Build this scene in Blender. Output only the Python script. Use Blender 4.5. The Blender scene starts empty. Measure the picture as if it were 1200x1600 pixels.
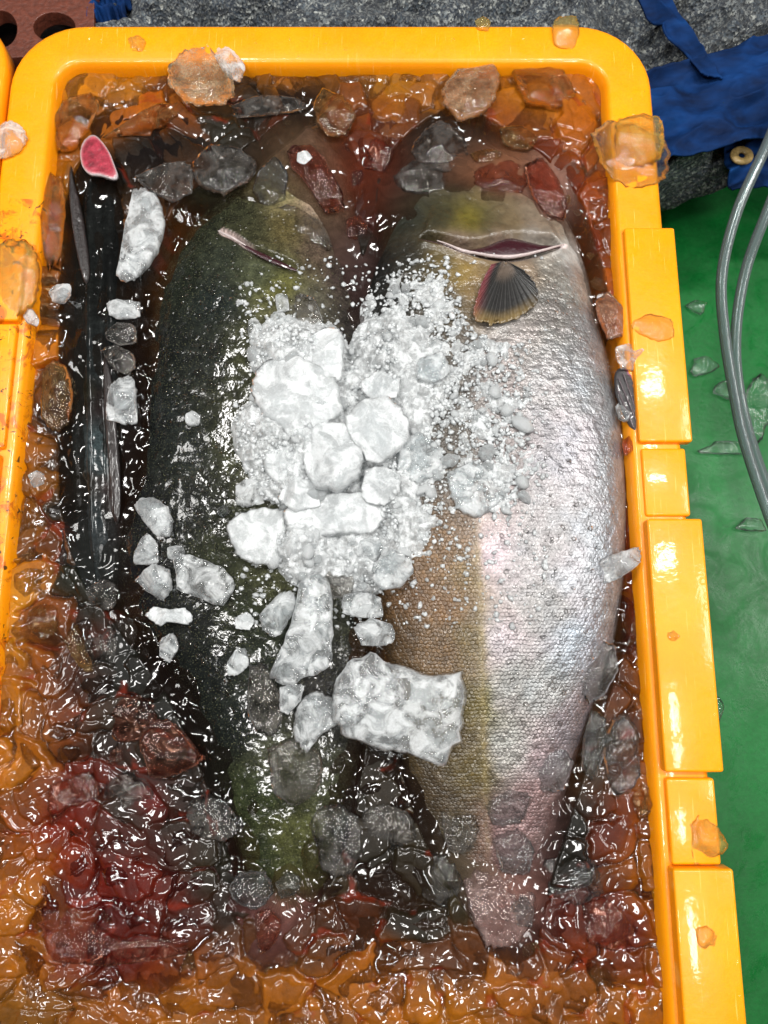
import bpy, bmesh, math, random
import numpy as np
from mathutils import Vector, Matrix, Euler

random.seed(7)
RNG = np.random.default_rng(7)
SC = bpy.context.scene
COL = SC.collection

# ------------------------------------------------------------------ camera, light, exposure
D, TILT, FPX = 0.497, math.radians(11.5), 1155.0
ct, st = math.cos(TILT), math.sin(TILT)
CAM = np.array([0.0, -D * st, D * ct])
cd = bpy.data.cameras.new("camera")
cam = bpy.data.objects.new("camera", cd); COL.objects.link(cam)
cam.location = CAM; cam.rotation_euler = (TILT, 0, 0)
cd.sensor_fit = 'VERTICAL'; cd.sensor_height = 36.0; cd.lens = 36.0 * FPX / 1600.0
cd.clip_start = 0.01; cd.clip_end = 100
cd.dof.use_dof = True; cd.dof.focus_distance = 0.50; cd.dof.aperture_fstop = 9.0
SC.camera = cam

W = bpy.data.worlds.new("World"); SC.world = W; W.use_nodes = True
W.node_tree.nodes['Background'].inputs[0].default_value = (0.93, 0.97, 1.0, 1)
W.node_tree.nodes['Background'].inputs[1].default_value = 0.07


def lamp(name, loc, sx, sy, power, rz=0.0, target=(0, 0, 0), col=(1, 0.98, 0.95)):
    l = bpy.data.lights.new(name, 'AREA'); l.shape = 'RECTANGLE'; l.size = sx; l.size_y = sy
    l.energy = power; l.color = col
    o = bpy.data.objects.new(name, l); COL.objects.link(o); o.location = loc
    q = (Vector(target) - Vector(loc)).to_track_quat('-Z', 'Y')
    o.rotation_euler = (q.to_matrix() @ Matrix.Rotation(rz, 3, 'Z')).to_euler()
    return o


# the market hall's ceiling lamps
lamp("ceiling_lamp", (-0.42, 0.62, 1.75), 0.46, 0.13, 16, rz=0.9)
lamp("ceiling_lamp", (0.62, 0.50, 1.75), 0.46, 0.13, 18, rz=0.9)
lamp("ceiling_lamp", (-0.55, -0.55, 1.75), 0.46, 0.13, 12, rz=0.9)
lamp("ceiling_lamp", (0.55, -0.60, 1.75), 0.46, 0.13, 12, rz=0.9)
lamp("ceiling_lamp", (1.35, 0.10, 1.35), 0.55, 0.35, 13)
lamp("ceiling_lamp", (-1.25, 0.25, 1.45), 0.45, 0.30, 10)

SC.view_settings.view_transform = 'Standard'
SC.view_settings.look = 'None'
SC.view_settings.exposure = 0.0
SC.view_settings.gamma = 1.0
cy = SC.cycles
cy.use_denoising = True
cy.max_bounces = 12; cy.diffuse_bounces = 3; cy.glossy_bounces = 4
cy.transmission_bounces = 8; cy.transparent_max_bounces = 20
cy.caustics_reflective = False; cy.caustics_refractive = True
cy.blur_glossy = 0.6
cy.sample_clamp_indirect = 3.0; cy.sample_clamp_direct = 0

# ------------------------------------------------------------------ helpers
FW = np.array([0, st, -ct]); UP = np.array([0, ct, st]); RT = np.array([1.0, 0, 0])


def P(px, py, z=0.0):
    """point of the scene at height z for a spot measured in the photograph"""
    u = (px - 600.0) / FPX; v = (800.0 - py) / FPX
    d = FW + u * RT + v * UP
    s = (z - CAM[2]) / d[2]
    return CAM + s * d


def PA(px, py, z):
    px = np.asarray(px, float); py = np.asarray(py, float); z = np.asarray(z, float) + 0 * px
    u = (px - 600.0) / FPX; v = (800.0 - py) / FPX
    dy = st + v * ct; dz = -ct + v * st
    s = (z - CAM[2]) / dz
    return np.stack([CAM[0] + s * u, CAM[1] + s * dy, z + 0 * px], -1)


def plan(x, y, z=-0.012):
    """inverse of PA: which measured spot a world point belongs to"""
    rx = x - CAM[0]; ry = y - CAM[1]; rz = z - CAM[2]
    f = ry * st - rz * ct; v = (ry * ct + rz * st) / f; u = rx / f
    return 600 + FPX * u, 800 - FPX * v


U = D / FPX           # metres per measured unit on the rim plane


def lin(c):
    return tuple(((x / 255.0) / 12.92 if x / 255.0 <= 0.04045 else ((x / 255.0 + 0.055) / 1.055) ** 2.4) for x in c)


def hashf(ix, iy, seed):
    h = (ix.astype(np.int64) * 374761393 + iy.astype(np.int64) * 668265263 + seed * 1442695041) & 0xFFFFFFFF
    h = ((h ^ (h >> 13)) * 1274126177) & 0xFFFFFFFF
    h = h ^ (h >> 16)
    return (h & 0xFFFFFF) / float(0x1000000)


def vnoise(x, y, seed=0):
    ix = np.floor(x); iy = np.floor(y); fx = x - ix; fy = y - iy
    fx = fx * fx * fx * (fx * (fx * 6 - 15) + 10); fy = fy * fy * fy * (fy * (fy * 6 - 15) + 10)
    a = hashf(ix, iy, seed); b = hashf(ix + 1, iy, seed); c = hashf(ix, iy + 1, seed); d = hashf(ix + 1, iy + 1, seed)
    return (a * (1 - fx) + b * fx) * (1 - fy) + (c * (1 - fx) + d * fx) * fy


def fbm(x, y, seed=0, oct=4):
    s = 0; a = 0.5; t = 0
    for k in range(oct):
        s = s + a * vnoise(x, y, seed + k * 17); t += a; a *= 0.5
        x = x * 2.03 + 11.3; y = y * 2.03 + 5.7
    return s / t


def worley(x, y, seed=0):
    ix = np.floor(x); iy = np.floor(y)
    f1 = np.full(x.shape, 9.0); f2 = np.full(x.shape, 9.0)
    cx = np.zeros(x.shape); cy_ = np.zeros(x.shape); r = np.zeros(x.shape)
    for i in (-1, 0, 1):
        for j in (-1, 0, 1):
            gx = ix + i; gy = iy + j
            qx = gx + 0.1 + 0.8 * hashf(gx, gy, seed); qy = gy + 0.1 + 0.8 * hashf(gx, gy, seed + 1)
            d = np.sqrt((x - qx) ** 2 + (y - qy) ** 2)
            n = d < f1
            f2 = np.where(n, f1, np.minimum(f2, d))
            f1 = np.where(n, d, f1); cx = np.where(n, qx, cx); cy_ = np.where(n, qy, cy_)
            r = np.where(n, hashf(gx, gy, seed + 2), r)
    return f1, f2, cx, cy_, r


def sstep(a, b, x):
    t = np.clip((x - a) / (b - a), 0, 1)
    return t * t * (3 - 2 * t)


def rbf(pts, px, py, r0=26.0):
    acc = np.zeros(px.shape + (3,)); ws = np.zeros(px.shape)
    for (x, y, c) in pts:
        w = 1.0 / ((px - x) ** 2 + (py - y) ** 2 + r0 * r0) ** 2.2
        lc = lin(c)
        for k in range(3):
            acc[..., k] += w * lc[k]
        ws += w
    return acc / ws[..., None]


def tagged(o, label=None, cat=None, group=None, kind=None):
    if label: o['label'] = label
    if cat: o['category'] = cat
    if group: o['group'] = group
    if kind: o['kind'] = kind
    return o


def link(name, me, parent=None):
    o = bpy.data.objects.new(name, me); COL.objects.link(o)
    if parent: o.parent = parent
    return o


def empty(name, loc=(0, 0, 0)):
    o = bpy.data.objects.new(name, None); COL.objects.link(o); o.location = loc
    o.empty_display_size = 0.02
    return o


def grid_mesh(name, V, mat, cols=None, extra=None, closed_u=False, smooth=True):
    """V: (n, m, 3) array -> mesh of quads"""
    n, m = V.shape[:2]
    idx = np.arange(n * m).reshape(n, m)
    if closed_u:
        nx = np.roll(idx, -1, axis=1)
        a, b, c, d = idx[:-1], nx[:-1], nx[1:], idx[1:]
    else:
        a, b, c, d = idx[:-1, :-1], idx[:-1, 1:], idx[1:, 1:], idx[1:, :-1]
    F = np.stack([a.ravel(), b.ravel(), c.ravel(), d.ravel()], -1)
    VV = V.reshape(-1, 3); e1 = VV[F[:, 2]] - VV[F[:, 0]]; e2 = VV[F[:, 3]] - VV[F[:, 1]]
    N = np.cross(e1, e2)
    if closed_u:
        ctr = V.mean(axis=1); fc = VV[F].mean(axis=1); rowi = np.repeat(np.arange(n - 1), m)
        flip = (N * (fc - ctr[rowi])).sum() < 0
    else:
        flip = N[:, 2].sum() < 0
    if flip: F = F[:, ::-1].copy()
    me = bpy.data.meshes.new(name)
    me.vertices.add(n * m); me.vertices.foreach_set('co', V.reshape(-1).astype(np.float32))
    me.loops.add(F.size); me.loops.foreach_set('vertex_index', F.ravel().astype(np.int32))
    me.polygons.add(len(F)); me.polygons.foreach_set('loop_start', np.arange(0, F.size, 4, dtype=np.int32))
    me.polygons.foreach_set('loop_total', np.full(len(F), 4, np.int32))
    me.update(calc_edges=True)
    me.polygons.foreach_set('use_smooth', np.full(len(F), smooth))
    if cols is not None:
        at = me.color_attributes.new('Col', 'FLOAT_COLOR', 'POINT')
        c4 = np.ones((n * m, 4), np.float32); c4[:, :cols.shape[-1]] = cols.reshape(n * m, -1)
        at.data.foreach_set('color', c4.ravel())
    if extra is not None:
        for k, v in extra.items():
            if v.shape[-1] == 2 and v.ndim == 3:
                at = me.attributes.new(k, 'FLOAT_VECTOR', 'POINT')
                vv = np.zeros((n * m, 3), np.float32); vv[:, :2] = v.reshape(-1, 2)
                at.data.foreach_set('vector', vv.ravel())
            else:
                at = me.attributes.new(k, 'FLOAT', 'POINT'); at.data.foreach_set('value', v.reshape(-1).astype(np.float32))
    me.materials.append(mat)
    me.validate()
    return me


def py_mesh(name, verts, faces, mat, smooth=True, cols=None):
    me = bpy.data.meshes.new(name); me.from_pydata([tuple(v) for v in verts], [], [tuple(f) for f in faces])
    me.polygons.foreach_set('use_smooth', [smooth] * len(me.polygons))
    if cols is not None:
        at = me.color_attributes.new('Col', 'FLOAT_COLOR', 'POINT')
        c4 = np.ones((len(verts), 4), np.float32); c4[:, :3] = np.asarray(cols)[:, :3]
        at.data.foreach_set('color', c4.ravel())
    me.materials.append(mat); me.update()
    bm = bmesh.new(); bm.from_mesh(me); bmesh.ops.recalc_face_normals(bm, faces=bm.faces); bm.to_mesh(me); bm.free()
    return me


def spline(pts, n, closed=False):
    p = np.asarray(pts, float); m = len(p); out = []
    segs = m if closed else m - 1
    for k in range(n):
        t = k * segs / (n if closed else (n - 1)); i = min(int(t), segs - 1); f = t - i
        g = (lambda j: p[j % m]) if closed else (lambda j: p[min(max(j, 0), m - 1)])
        a, b, c, d = g(i - 1), g(i), g(i + 1), g(i + 2)
        out.append(0.5 * ((2 * b) + (-a + c) * f + (2 * a - 5 * b + 4 * c - d) * f * f + (-a + 3 * b - 3 * c + d) * f ** 3))
    return np.array(out)


# ------------------------------------------------------------------ materials
class NT:
    def __init__(self, name):
        self.m = bpy.data.materials.new(name); self.m.use_nodes = True
        self.t = self.m.node_tree; self.t.nodes.clear()
        self.out = self.t.nodes.new('ShaderNodeOutputMaterial')

    def n(self, typ, ins=None, **kw):
        nd = self.t.nodes.new('ShaderNode' + typ)
        for k, v in kw.items(): setattr(nd, k, v)
        for k, v in (ins or {}).items():
            s = nd.inputs[k]
            if hasattr(v, 'links') or isinstance(v, bpy.types.NodeSocket): self.t.links.new(v, s)
            else:
                if isinstance(v, tuple) and len(v) == 3 and s.type == 'RGBA': v = v + (1,)
                s.default_value = v
        return nd

    def end(self, sock):
        self.t.links.new(sock, self.out.inputs[0]); return self.m

    def coord(self, kind='Object'): return self.n('TexCoord').outputs[kind]
    def noise(self, scale, vec=None, detail=3, rough=0.55, dist=0.0):
        return self.n('TexNoise', {'Vector': vec or self.coord(), 'Scale': scale, 'Detail': detail, 'Roughness': rough, 'Distortion': dist}).outputs[0]
    def ramp(self, fac, stops):
        r = self.n('ValToRGB', {0: fac}); e = r.color_ramp.elements
        while len(e) < len(stops): e.new(0.5)
        for k, (p, c) in enumerate(stops):
            e[k].position = p
            e[k].color = (c + (1,)) if isinstance(c, tuple) else (c, c, c, 1)
        return r.outputs[0]
    def mix(self, f, a, b, mode='MIX'):
        m = self.n('Mix', data_type='RGBA', blend_type=mode)
        for k, v in ((0, f), (6, a), (7, b)):
            s = m.inputs[k]
            if isinstance(v, bpy.types.NodeSocket): self.t.links.new(v, s)
            else: s.default_value = (v + (1,)) if isinstance(v, tuple) and len(v) == 3 else v
        return m.outputs[2]
    def math(self, op, a, b=0.0, c=0.0, clamp=False):
        m = self.n('Math', {0: a, 1: b, 2: c}, operation=op); m.use_clamp = clamp
        return m.outputs[0]
    def bump(self, h, strength, dist=0.001, normal=None):
        ins = {'Height': h, 'Strength': strength, 'Distance': dist}
        if normal is not None: ins['Normal'] = normal
        return self.n('Bump', ins).outputs[0]
    def attr(self, name): return self.n('Attribute', attribute_name=name)
    def mixs(self, f, a, b):
        return self.n('MixShader', {0: f, 1: a, 2: b}).outputs[0]


def mat_plastic(name='crate_plastic', base=(0.95, 0.335, 0.002)):
    t = NT(name)
    n1 = t.noise(18, detail=5); n2 = t.noise(90, detail=6, rough=0.7)
    c = t.mix(t.ramp(n1, [(0.35, 0.0), (0.7, 1.0)]), base, (base[0] * 0.93, base[1] * 0.86, base[2]))
    scr = t.n('TexNoise', {'Vector': t.n('Mapping', {'Vector': t.coord(), 'Scale': (900.0, 30.0, 30.0), 'Rotation': (0, 0, 0.6)}).outputs[0], 'Scale': 1.0, 'Detail': 2.0}).outputs[0]
    c = t.mix(t.math('MULTIPLY', t.ramp(scr, [(0.66, 0.0), (0.72, 1.0)]), 0.5), c, (1.0, 0.55, 0.12))
    sx_ = t.n('SeparateXYZ', {0: t.n('NewGeometry').outputs['Position']})
    lf = t.math('MULTIPLY', t.math('LESS_THAN', sx_.outputs[0], -0.205), t.math('LESS_THAN', sx_.outputs[1], 0.235))
    stn = t.math('MULTIPLY', lf, t.ramp(t.noise(55, detail=5, rough=0.7, dist=1.0), [(0.52, 0.0), (0.60, 1.0)]))
    c = t.mix(t.math('MULTIPLY', stn, 0.75), c, (0.42, 0.07, 0.004))
    c = t.mix(t.math('MULTIPLY', lf, t.ramp(t.noise(120, detail=4, dist=2.0), [(0.63, 0.0), (0.66, 0.9)])), c, (0.02, 0.008, 0.004))
    wet = t.noise(260, detail=2)
    b = t.bump(wet, 0.10, 0.0010); b = t.bump(n1, 0.4, 0.0016, b)
    vo = t.n('TexVoronoi', {'Vector': t.coord(), 'Scale': 110.0})
    dr = t.math('MULTIPLY', t.ramp(vo.outputs['Distance'], [(0.14, 1.0), (0.30, 0.0)]), t.ramp(t.n('SeparateColor', {0: vo.outputs['Color']}).outputs[0], [(0.72, 0.0), (0.75, 1.0)]))
    bc = t.bump(dr, 0.9, 0.0016, b)
    p = t.n('BsdfPrincipled', {'Base Color': c, 'Roughness': t.ramp(n2, [(0.3, 0.28), (0.7, 0.5)]), 'Normal': b,
                              'Subsurface Weight': 0.15, 'Subsurface Radius': (0.004, 0.0015, 0.0004), 'Subsurface Scale': 1.0,
                              'Specular IOR Level': 0.35, 'Coat Weight': 0.32, 'Coat Roughness': 0.07, 'Coat Normal': bc})
    return t.end(p.outputs[0])


def mat_slush():
    t = NT('bloody_slush')
    a = t.attr('Col')
    n1 = t.noise(130, detail=4, rough=0.6); n2 = t.noise(420, detail=4, rough=0.7); n3 = t.noise(1400, detail=2)
    c = t.mix(0.45, a.outputs[0], t.ramp(n1, [(0.28, 0.55), (0.72, 1.4)]), 'MULTIPLY')
    c = t.mix(0.30, c, t.ramp(n2, [(0.3, 0.5), (0.75, 1.5)]), 'MULTIPLY')
    sp = t.ramp(n3, [(0.62, 0.0), (0.75, 1.0)])
    c = t.mix(t.math('MULTIPLY', sp, 0.05), c, (0.75, 0.62, 0.5))
    bb = t.bump(n2, 0.25, 0.0010)
    b = t.bump(t.noise(110, detail=0, rough=0.4, dist=0.8), 0.32, 0.0022)
    p = t.n('BsdfPrincipled', {'Base Color': c, 'Roughness': 0.5, 'Normal': bb, 'Coat Weight': 1.0, 'Coat Roughness': 0.06,
                              'Coat IOR': 1.38, 'Coat Normal': b, 'Specular IOR Level': 0.15})
    return t.end(p.outputs[0])


def mat_water():
    t = NT('bloody_meltwater')
    a = t.attr('Col'); al = t.attr('murk').outputs['Fac']
    n2 = t.noise(60, detail=4, dist=2.5)
    fac = t.math('MULTIPLY', al, t.ramp(n2, [(0.3, 0.70), (0.7, 1.15)]), clamp=True)
    b = t.bump(t.noise(80, detail=0, dist=0.6), 0.35, 0.0018)
    tr = t.n('BsdfTransparent', {0: t.mix(t.math('ADD', 0.12, al, clamp=True), (1, 1, 1), a.outputs[0])}).outputs[0]
    df = t.n('BsdfDiffuse', {0: a.outputs[0], 'Normal': b}).outputs[0]
    gl = t.n('BsdfGlossy', {0: (1, 1, 1), 'Roughness': 0.085, 'Normal': b}).outputs[0]
    fr = t.n('Fresnel', {'IOR': 1.36, 'Normal': b}).outputs[0]
    rf = t.n('BsdfRefraction', {0: t.mix(t.math('ADD', 0.12, al, clamp=True), (1, 1, 1), a.outputs[0]), 'Roughness': 0.0, 'IOR': 1.18, 'Normal': b}).outputs[0]
    return t.end(t.mixs(fr, t.mixs(fac, t.mixs(0.28, tr, rf), df), gl))


def mat_ice(name, lo, hi, tint=(0.93, 0.96, 0.97), frost=(0.82, 0.86, 0.88), edge=0.35, refr=0.4, scale=1.0, rough=0.05, fine=0.25):
    """clear ice with frosted patches; lo/hi = least and most frost"""
    t = NT(name)
    oi = t.n('ObjectInfo').outputs['Random']
    v = t.n('VectorMath', {0: t.coord(), 1: t.n('CombineXYZ', {0: t.math('MULTIPLY', oi, 7.0), 1: oi, 2: 0.0}).outputs[0]}, operation='ADD').outputs[0]
    n1 = t.noise(85 * scale, v, detail=5, rough=0.6, dist=0.8); n2 = t.noise(700 * scale, v, detail=5, rough=0.7)
    n3 = t.noise(260 * scale, v, detail=3)
    f = t.ramp(n1, [(0.44, lo), (0.60, hi)])
    sp = t.ramp(n2, [(0.45, 0.0), (0.68, 1.0)])
    f = t.math('ADD', f, t.math('MULTIPLY', t.math('MULTIPLY', sp, fine), t.ramp(n3, [(0.35, 0.3), (0.6, 1.3)])))
    lw = t.n('LayerWeight', {'Blend': 0.35}).outputs['Facing']
    f = t.math('ADD', f, t.math('MULTIPLY', t.math('POWER', lw, 1.8), edge), clamp=True)
    b = t.bump(n3, 0.5, 0.0014); b = t.bump(n2, 0.15, 0.0005, b)
    tr = t.n('BsdfTransparent', {0: tint}).outputs[0]
    rf = t.n('BsdfRefraction', {0: tint, 'Roughness': 0.06, 'IOR': 1.22, 'Normal': b}).outputs[0]
    df = t.n('BsdfDiffuse', {0: frost, 'Normal': b}).outputs[0]
    tl = t.n('BsdfTranslucent', {0: frost, 'Normal': b}).outputs[0]
    gl = t.n('BsdfGlossy', {0: (1, 1, 1), 'Roughness': rough, 'Normal': b}).outputs[0]
    fr = t.n('Fresnel', {'IOR': 1.34, 'Normal': b}).outputs[0]
    body = t.mixs(f, t.mixs(refr, tr, rf), t.mixs(0.35, df, tl))
    return t.end(t.mixs(fr, body, gl))


def mat_fish(name, silver, pitch=3.4, bump=0.5, coat_b=0.35, metal=0.55, speck=0.0, rlo=0.75, rhi=1.3, elo=0.55):
    t = NT(name)
    a = t.attr('Col'); uv = t.attr('suv').outputs['Vector']; sl = t.attr('scal').outputs['Fac']
    wob = t.n('TexNoise', {'Vector': uv, 'Scale': 0.35, 'Detail': 2.0})
    uvw = t.n('VectorMath', {0: uv, 1: t.n('VectorMath', {0: wob.outputs['Color'], 1: (0.9, 0.9, 0.0)}, operation='MULTIPLY').outputs[0]}, operation='ADD').outputs[0]
    def near(off):
        q = t.n('VectorMath', {0: uvw, 1: off}, operation='ADD').outputs[0]
        fr = t.n('VectorMath', {0: q}, operation='FRACTION').outputs[0]
        ce = t.n('VectorMath', {0: fr, 1: (0.5, 0.5, 0.0)}, operation='SUBTRACT').outputs[0]
        ce = t.n('VectorMath', {0: ce, 1: (1.0, 1.73, 0.0)}, operation='MULTIPLY').outputs[0]
        fl = t.n('VectorMath', {0: q}, operation='FLOOR').outputs[0]
        rnd = t.n('TexWhiteNoise', {0: t.n('VectorMath', {0: fl, 1: off}, operation='ADD').outputs[0]}, noise_dimensions='3D').outputs['Value']
        sy = t.n('SeparateXYZ', {0: ce}).outputs[1]
        return t.n('VectorMath', {0: ce}, operation='LENGTH').outputs['Value'], rnd, sy
    d1, r1_, y1_ = near((0.0, 0.0, 0.0)); d2, r2_, y2_ = near((0.5, 0.5, 0.37))
    sel = t.math('LESS_THAN', d1, d2)
    rnd = t.math('ADD', t.math('MULTIPLY', sel, r1_), t.math('MULTIPLY', t.math('SUBTRACT', 1.0, sel), r2_))
    yy = t.math('ADD', t.math('MULTIPLY', sel, y1_), t.math('MULTIPLY', t.math('SUBTRACT', 1.0, sel), y2_))
    dm = t.math('MINIMUM', d1, d2)
    edge = t.ramp(t.math('ADD', dm, t.math('MULTIPLY', yy, 0.22)), [(0.30, 1.0), (0.56, 0.0)])
    n1 = t.noise(40, detail=5); n2 = t.noise(700, detail=3, rough=0.7); n4 = t.noise(150, detail=3)
    c = a.outputs[0]
    c = t.mix(t.math('MULTIPLY', sl, 0.75), c, t.ramp(rnd, [(0.0, rlo), (0.5, 0.97), (1.0, rhi)]), 'MULTIPLY')
    c = t.mix(t.math('MULTIPLY', t.math('MULTIPLY', sl, 0.8), t.ramp(t.noise(28, detail=3), [(0.35, 0.25), (0.65, 1.0)])), c, t.ramp(edge, [(0.0, elo), (0.9, 1.1)]), 'MULTIPLY')
    if silver:
        iri = t.ramp(n1, [(0.30, (0.92, 0.98, 1.03)), (0.47, (1.0, 1.0, 1.0)), (0.60, (1.03, 0.97, 0.985)), (0.75, (1.01, 1.0, 0.97))])
        c = t.mix(t.math('MULTIPLY', a.outputs['Alpha'], 0.8), c, iri, 'MULTIPLY')
        c = t.mix(0.5, c, t.ramp(n4, [(0.32, 0.55), (0.68, 1.45)]), 'MULTIPLY')
    else:
        c = t.mix(0.8, c, t.ramp(n2, [(0.35, 0.5), (0.70, 1.7)]), 'MULTIPLY')
        c = t.mix(0.8, c, t.ramp(n4, [(0.35, 0.55), (0.65, 1.5)]), 'MULTIPLY')
        sp = t.ramp(t.noise(1100, detail=2), [(0.62, 0.0), (0.70, 1.0)])
        c = t.mix(t.math('MULTIPLY', sp, speck), c, (0.30, 0.30, 0.16))
    h = t.math('ADD', t.math('MULTIPLY', edge, sl), t.math('MULTIPLY', n2, 0.35))
    b = t.bump(h, bump, 0.0006)
    b = t.bump(n4, 0.6 if silver else 0.4, 0.0022, b)
    vo = t.n('TexVoronoi', {'Vector': t.coord(), 'Scale': 230.0})
    drop = t.math('MULTIPLY', t.ramp(vo.outputs['Distance'], [(0.10, 1.0), (0.34, 0.0)]), t.ramp(t.n('SeparateColor', {0: vo.outputs['Color']}).outputs[0], [(0.55, 0.0), (0.6, 1.0)]))
    cb = t.bump(t.noise(300, detail=1, dist=0.5), coat_b, 0.0014, b) if silver else t.bump(t.noise(300, detail=1, dist=0.5), coat_b, 0.0014)
    cb = t.bump(drop, 0.55 if not silver else 0.35, 0.0012, cb)
    cb = t.bump(t.noise(75, detail=1), 0.6 if silver or coat_b > 0.1 else 0.3, 0.003, cb)
    ins = {'Base Color': c, 'Roughness': 0.40 if silver else 0.6, 'Normal': b, 'Coat Weight': 0.8 if not silver else 0.5, 'Coat Roughness': 0.05 if silver else 0.13,
           'Coat Normal': cb, 'Metallic': t.math('MULTIPLY', a.outputs['Alpha'], metal), 'Specular IOR Level': 0.4 if silver else 0.04}
    if name.startswith('sub'): ins['Coat Weight'] = 0.35
    return t.end(t.n('BsdfPrincipled', ins).outputs[0])


def mat_attr(name, rough=0.4, coat=0.6, bscale=400, bstr=0.4, var=0.5):
    t = NT(name); a = t.attr('Col'); n = t.noise(bscale, detail=4)
    c = t.mix(var, a.outputs[0], t.ramp(n, [(0.3, 0.5), (0.7, 1.5)]), 'MULTIPLY')
    b = t.bump(n, bstr, 0.001)
    return t.end(t.n('BsdfPrincipled', {'Base Color': c, 'Roughness': rough, 'Normal': b, 'Coat Weight': coat, 'Coat Roughness': 0.06}).outputs[0])


def mat_flat(name, c, rough=0.4, coat=0.5, bscale=400, bstr=0.4, var=0.4, bd=0.001):
    t = NT(name); n = t.noise(bscale, detail=5)
    cc = t.mix(var, c, t.ramp(n, [(0.3, 0.45), (0.7, 1.5)]), 'MULTIPLY')
    b = t.bump(n, bstr, bd)
    return t.end(t.n('BsdfPrincipled', {'Base Color': cc, 'Roughness': rough, 'Normal': b, 'Coat Weight': coat, 'Coat Roughness': 0.08}).outputs[0])


def mat_floor():
    t = NT('green_painted_floor')
    n1 = t.noise(9, detail=6); n2 = t.noise(300, detail=5, rough=0.7); n3 = t.noise(30, detail=4, dist=1.0)
    c = t.ramp(n1, [(0.3, (0.003, 0.090, 0.014)), (0.7, (0.007, 0.155, 0.030))])
    c = t.mix(0.6, c, t.ramp(n2, [(0.3, 0.7), (0.7, 1.3)]), 'MULTIPLY')
    c = t.mix(t.math('MULTIPLY', t.ramp(t.noise(900, detail=1), [(0.68, 0.0), (0.72, 1.0)]), 0.5), c, (0.01, 0.05, 0.02))
    b = t.bump(n3, 0.5, 0.002); b2 = t.bump(n2, 0.25, 0.001)
    return t.end(t.n('BsdfPrincipled', {'Base Color': c, 'Roughness': t.ramp(n3, [(0.4, 0.25), (0.6, 0.5)]), 'Normal': b2,
                                       'Specular IOR Level': 0.25, 'Coat Weight': 0.06, 'Coat Roughness': 0.12, 'Coat Normal': b}).outputs[0])


def mat_marl():
    t = NT('grey_marled_cloth')
    v1 = t.n('TexVoronoi', {'Vector': t.coord(), 'Scale': 330.0}); s = t.n('SeparateColor', {0: v1.outputs['Color']})
    v2 = t.n('TexVoronoi', {'Vector': t.coord(), 'Scale': 620.0}); s2 = t.n('SeparateColor', {0: v2.outputs['Color']})
    n1 = t.noise(25, detail=4)
    c = t.ramp(s.outputs[0], [(0.0, (0.003, 0.006, 0.013)), (0.45, (0.020, 0.032, 0.050)), (0.75, (0.085, 0.11, 0.13)), (1.0, (0.50, 0.52, 0.48))])
    c2 = t.ramp(s2.outputs[1], [(0.0, (0.006, 0.008, 0.012)), (0.5, (0.05, 0.06, 0.07)), (1.0, (0.24, 0.25, 0.24))])
    c = t.mix(t.ramp(t.noise(500, detail=1), [(0.45, 0.0), (0.55, 1.0)]), c, c2)
    c = t.mix(0.8, c, t.ramp(n1, [(0.3, 0.25), (0.7, 1.0)]), 'MULTIPLY')
    b = t.bump(v1.outputs['Distance'], 0.8, 0.002)
    return t.end(t.n('BsdfPrincipled', {'Base Color': c, 'Roughness': 0.75, 'Normal': b, 'Sheen Weight': 0.1}).outputs[0])


def mat_blue():
    t = NT('blue_cloth')
    n1 = t.noise(30, detail=5, dist=0.5)
    n2 = t.n('TexNoise', {'Vector': t.n('Mapping', {'Vector': t.coord(), 'Rotation': (0, 0, -0.5), 'Scale': (25.0, 70.0, 60.0)}).outputs[0], 'Scale': 1.0, 'Detail': 5.0}).outputs[0]
    c = t.ramp(n2, [(0.3, (0.001, 0.009, 0.040)), (0.6, (0.002, 0.028, 0.120)), (0.85, (0.006, 0.055, 0.20))])
    c = t.mix(0.6, c, t.ramp(n1, [(0.3, 0.35), (0.7, 1.3)]), 'MULTIPLY')
    b = t.bump(n2, 0.4, 0.004)
    return t.end(t.n('BsdfPrincipled', {'Base Color': c, 'Roughness': 0.8, 'Normal': b, 'Specular IOR Level': 0.15}).outputs[0])


M_PLASTIC = mat_plastic()
M_SLUSH = mat_slush()
M_WATER = mat_water()
M_CLEAR = mat_ice('clear_wet_ice', 0.0, 0.03, edge=0.10, refr=0.5, fine=0.06, frost=(0.7, 0.69, 0.66))
M_FROST = mat_ice('frosted_ice', 0.10, 0.60, edge=0.95, refr=0.4, fine=0.15, frost=(0.92, 0.95, 0.96))
M_WHITE = mat_ice('white_ice', 0.48, 0.93, edge=0.3, refr=0.2, frost=(0.86, 0.89, 0.90), fine=0.2)
M_CRUSH = mat_ice('crushed_ice', 0.42, 0.93, edge=0.2, refr=0.2, frost=(0.88, 0.91, 0.92), scale=1.8, fine=0.35)
M_FLOORICE = mat_ice('floor_ice', 0.0, 0.10, edge=0.12, refr=0.1, fine=0.05, tint=(0.97, 1, 0.98), frost=(0.45, 0.60, 0.50))
M_DROP = mat_ice('water_drop', 0.0, 0.02, edge=0.04, refr=0.05, fine=0.0, tint=(1, 1, 1), frost=(1, 0.9, 0.7), rough=0.02)
M_GREY = mat_ice('grey_submerged_ice', 0.0, 0.10, edge=0.12, refr=0.5, frost=(0.52, 0.50, 0.47), tint=(0.90, 0.88, 0.85), fine=0.05)
M_BLOODICE = mat_ice('blood_stained_ice', 0.0, 0.11, edge=0.2, refr=0.4, frost=(0.34, 0.13, 0.09), tint=(0.92, 0.66, 0.56), fine=0.08)
M_AMBER = mat_ice('amber_wet_ice', 0.0, 0.10, edge=0.08, refr=0.45, frost=(0.60, 0.36, 0.14), tint=(0.98, 0.86, 0.66), fine=0.08)
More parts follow.
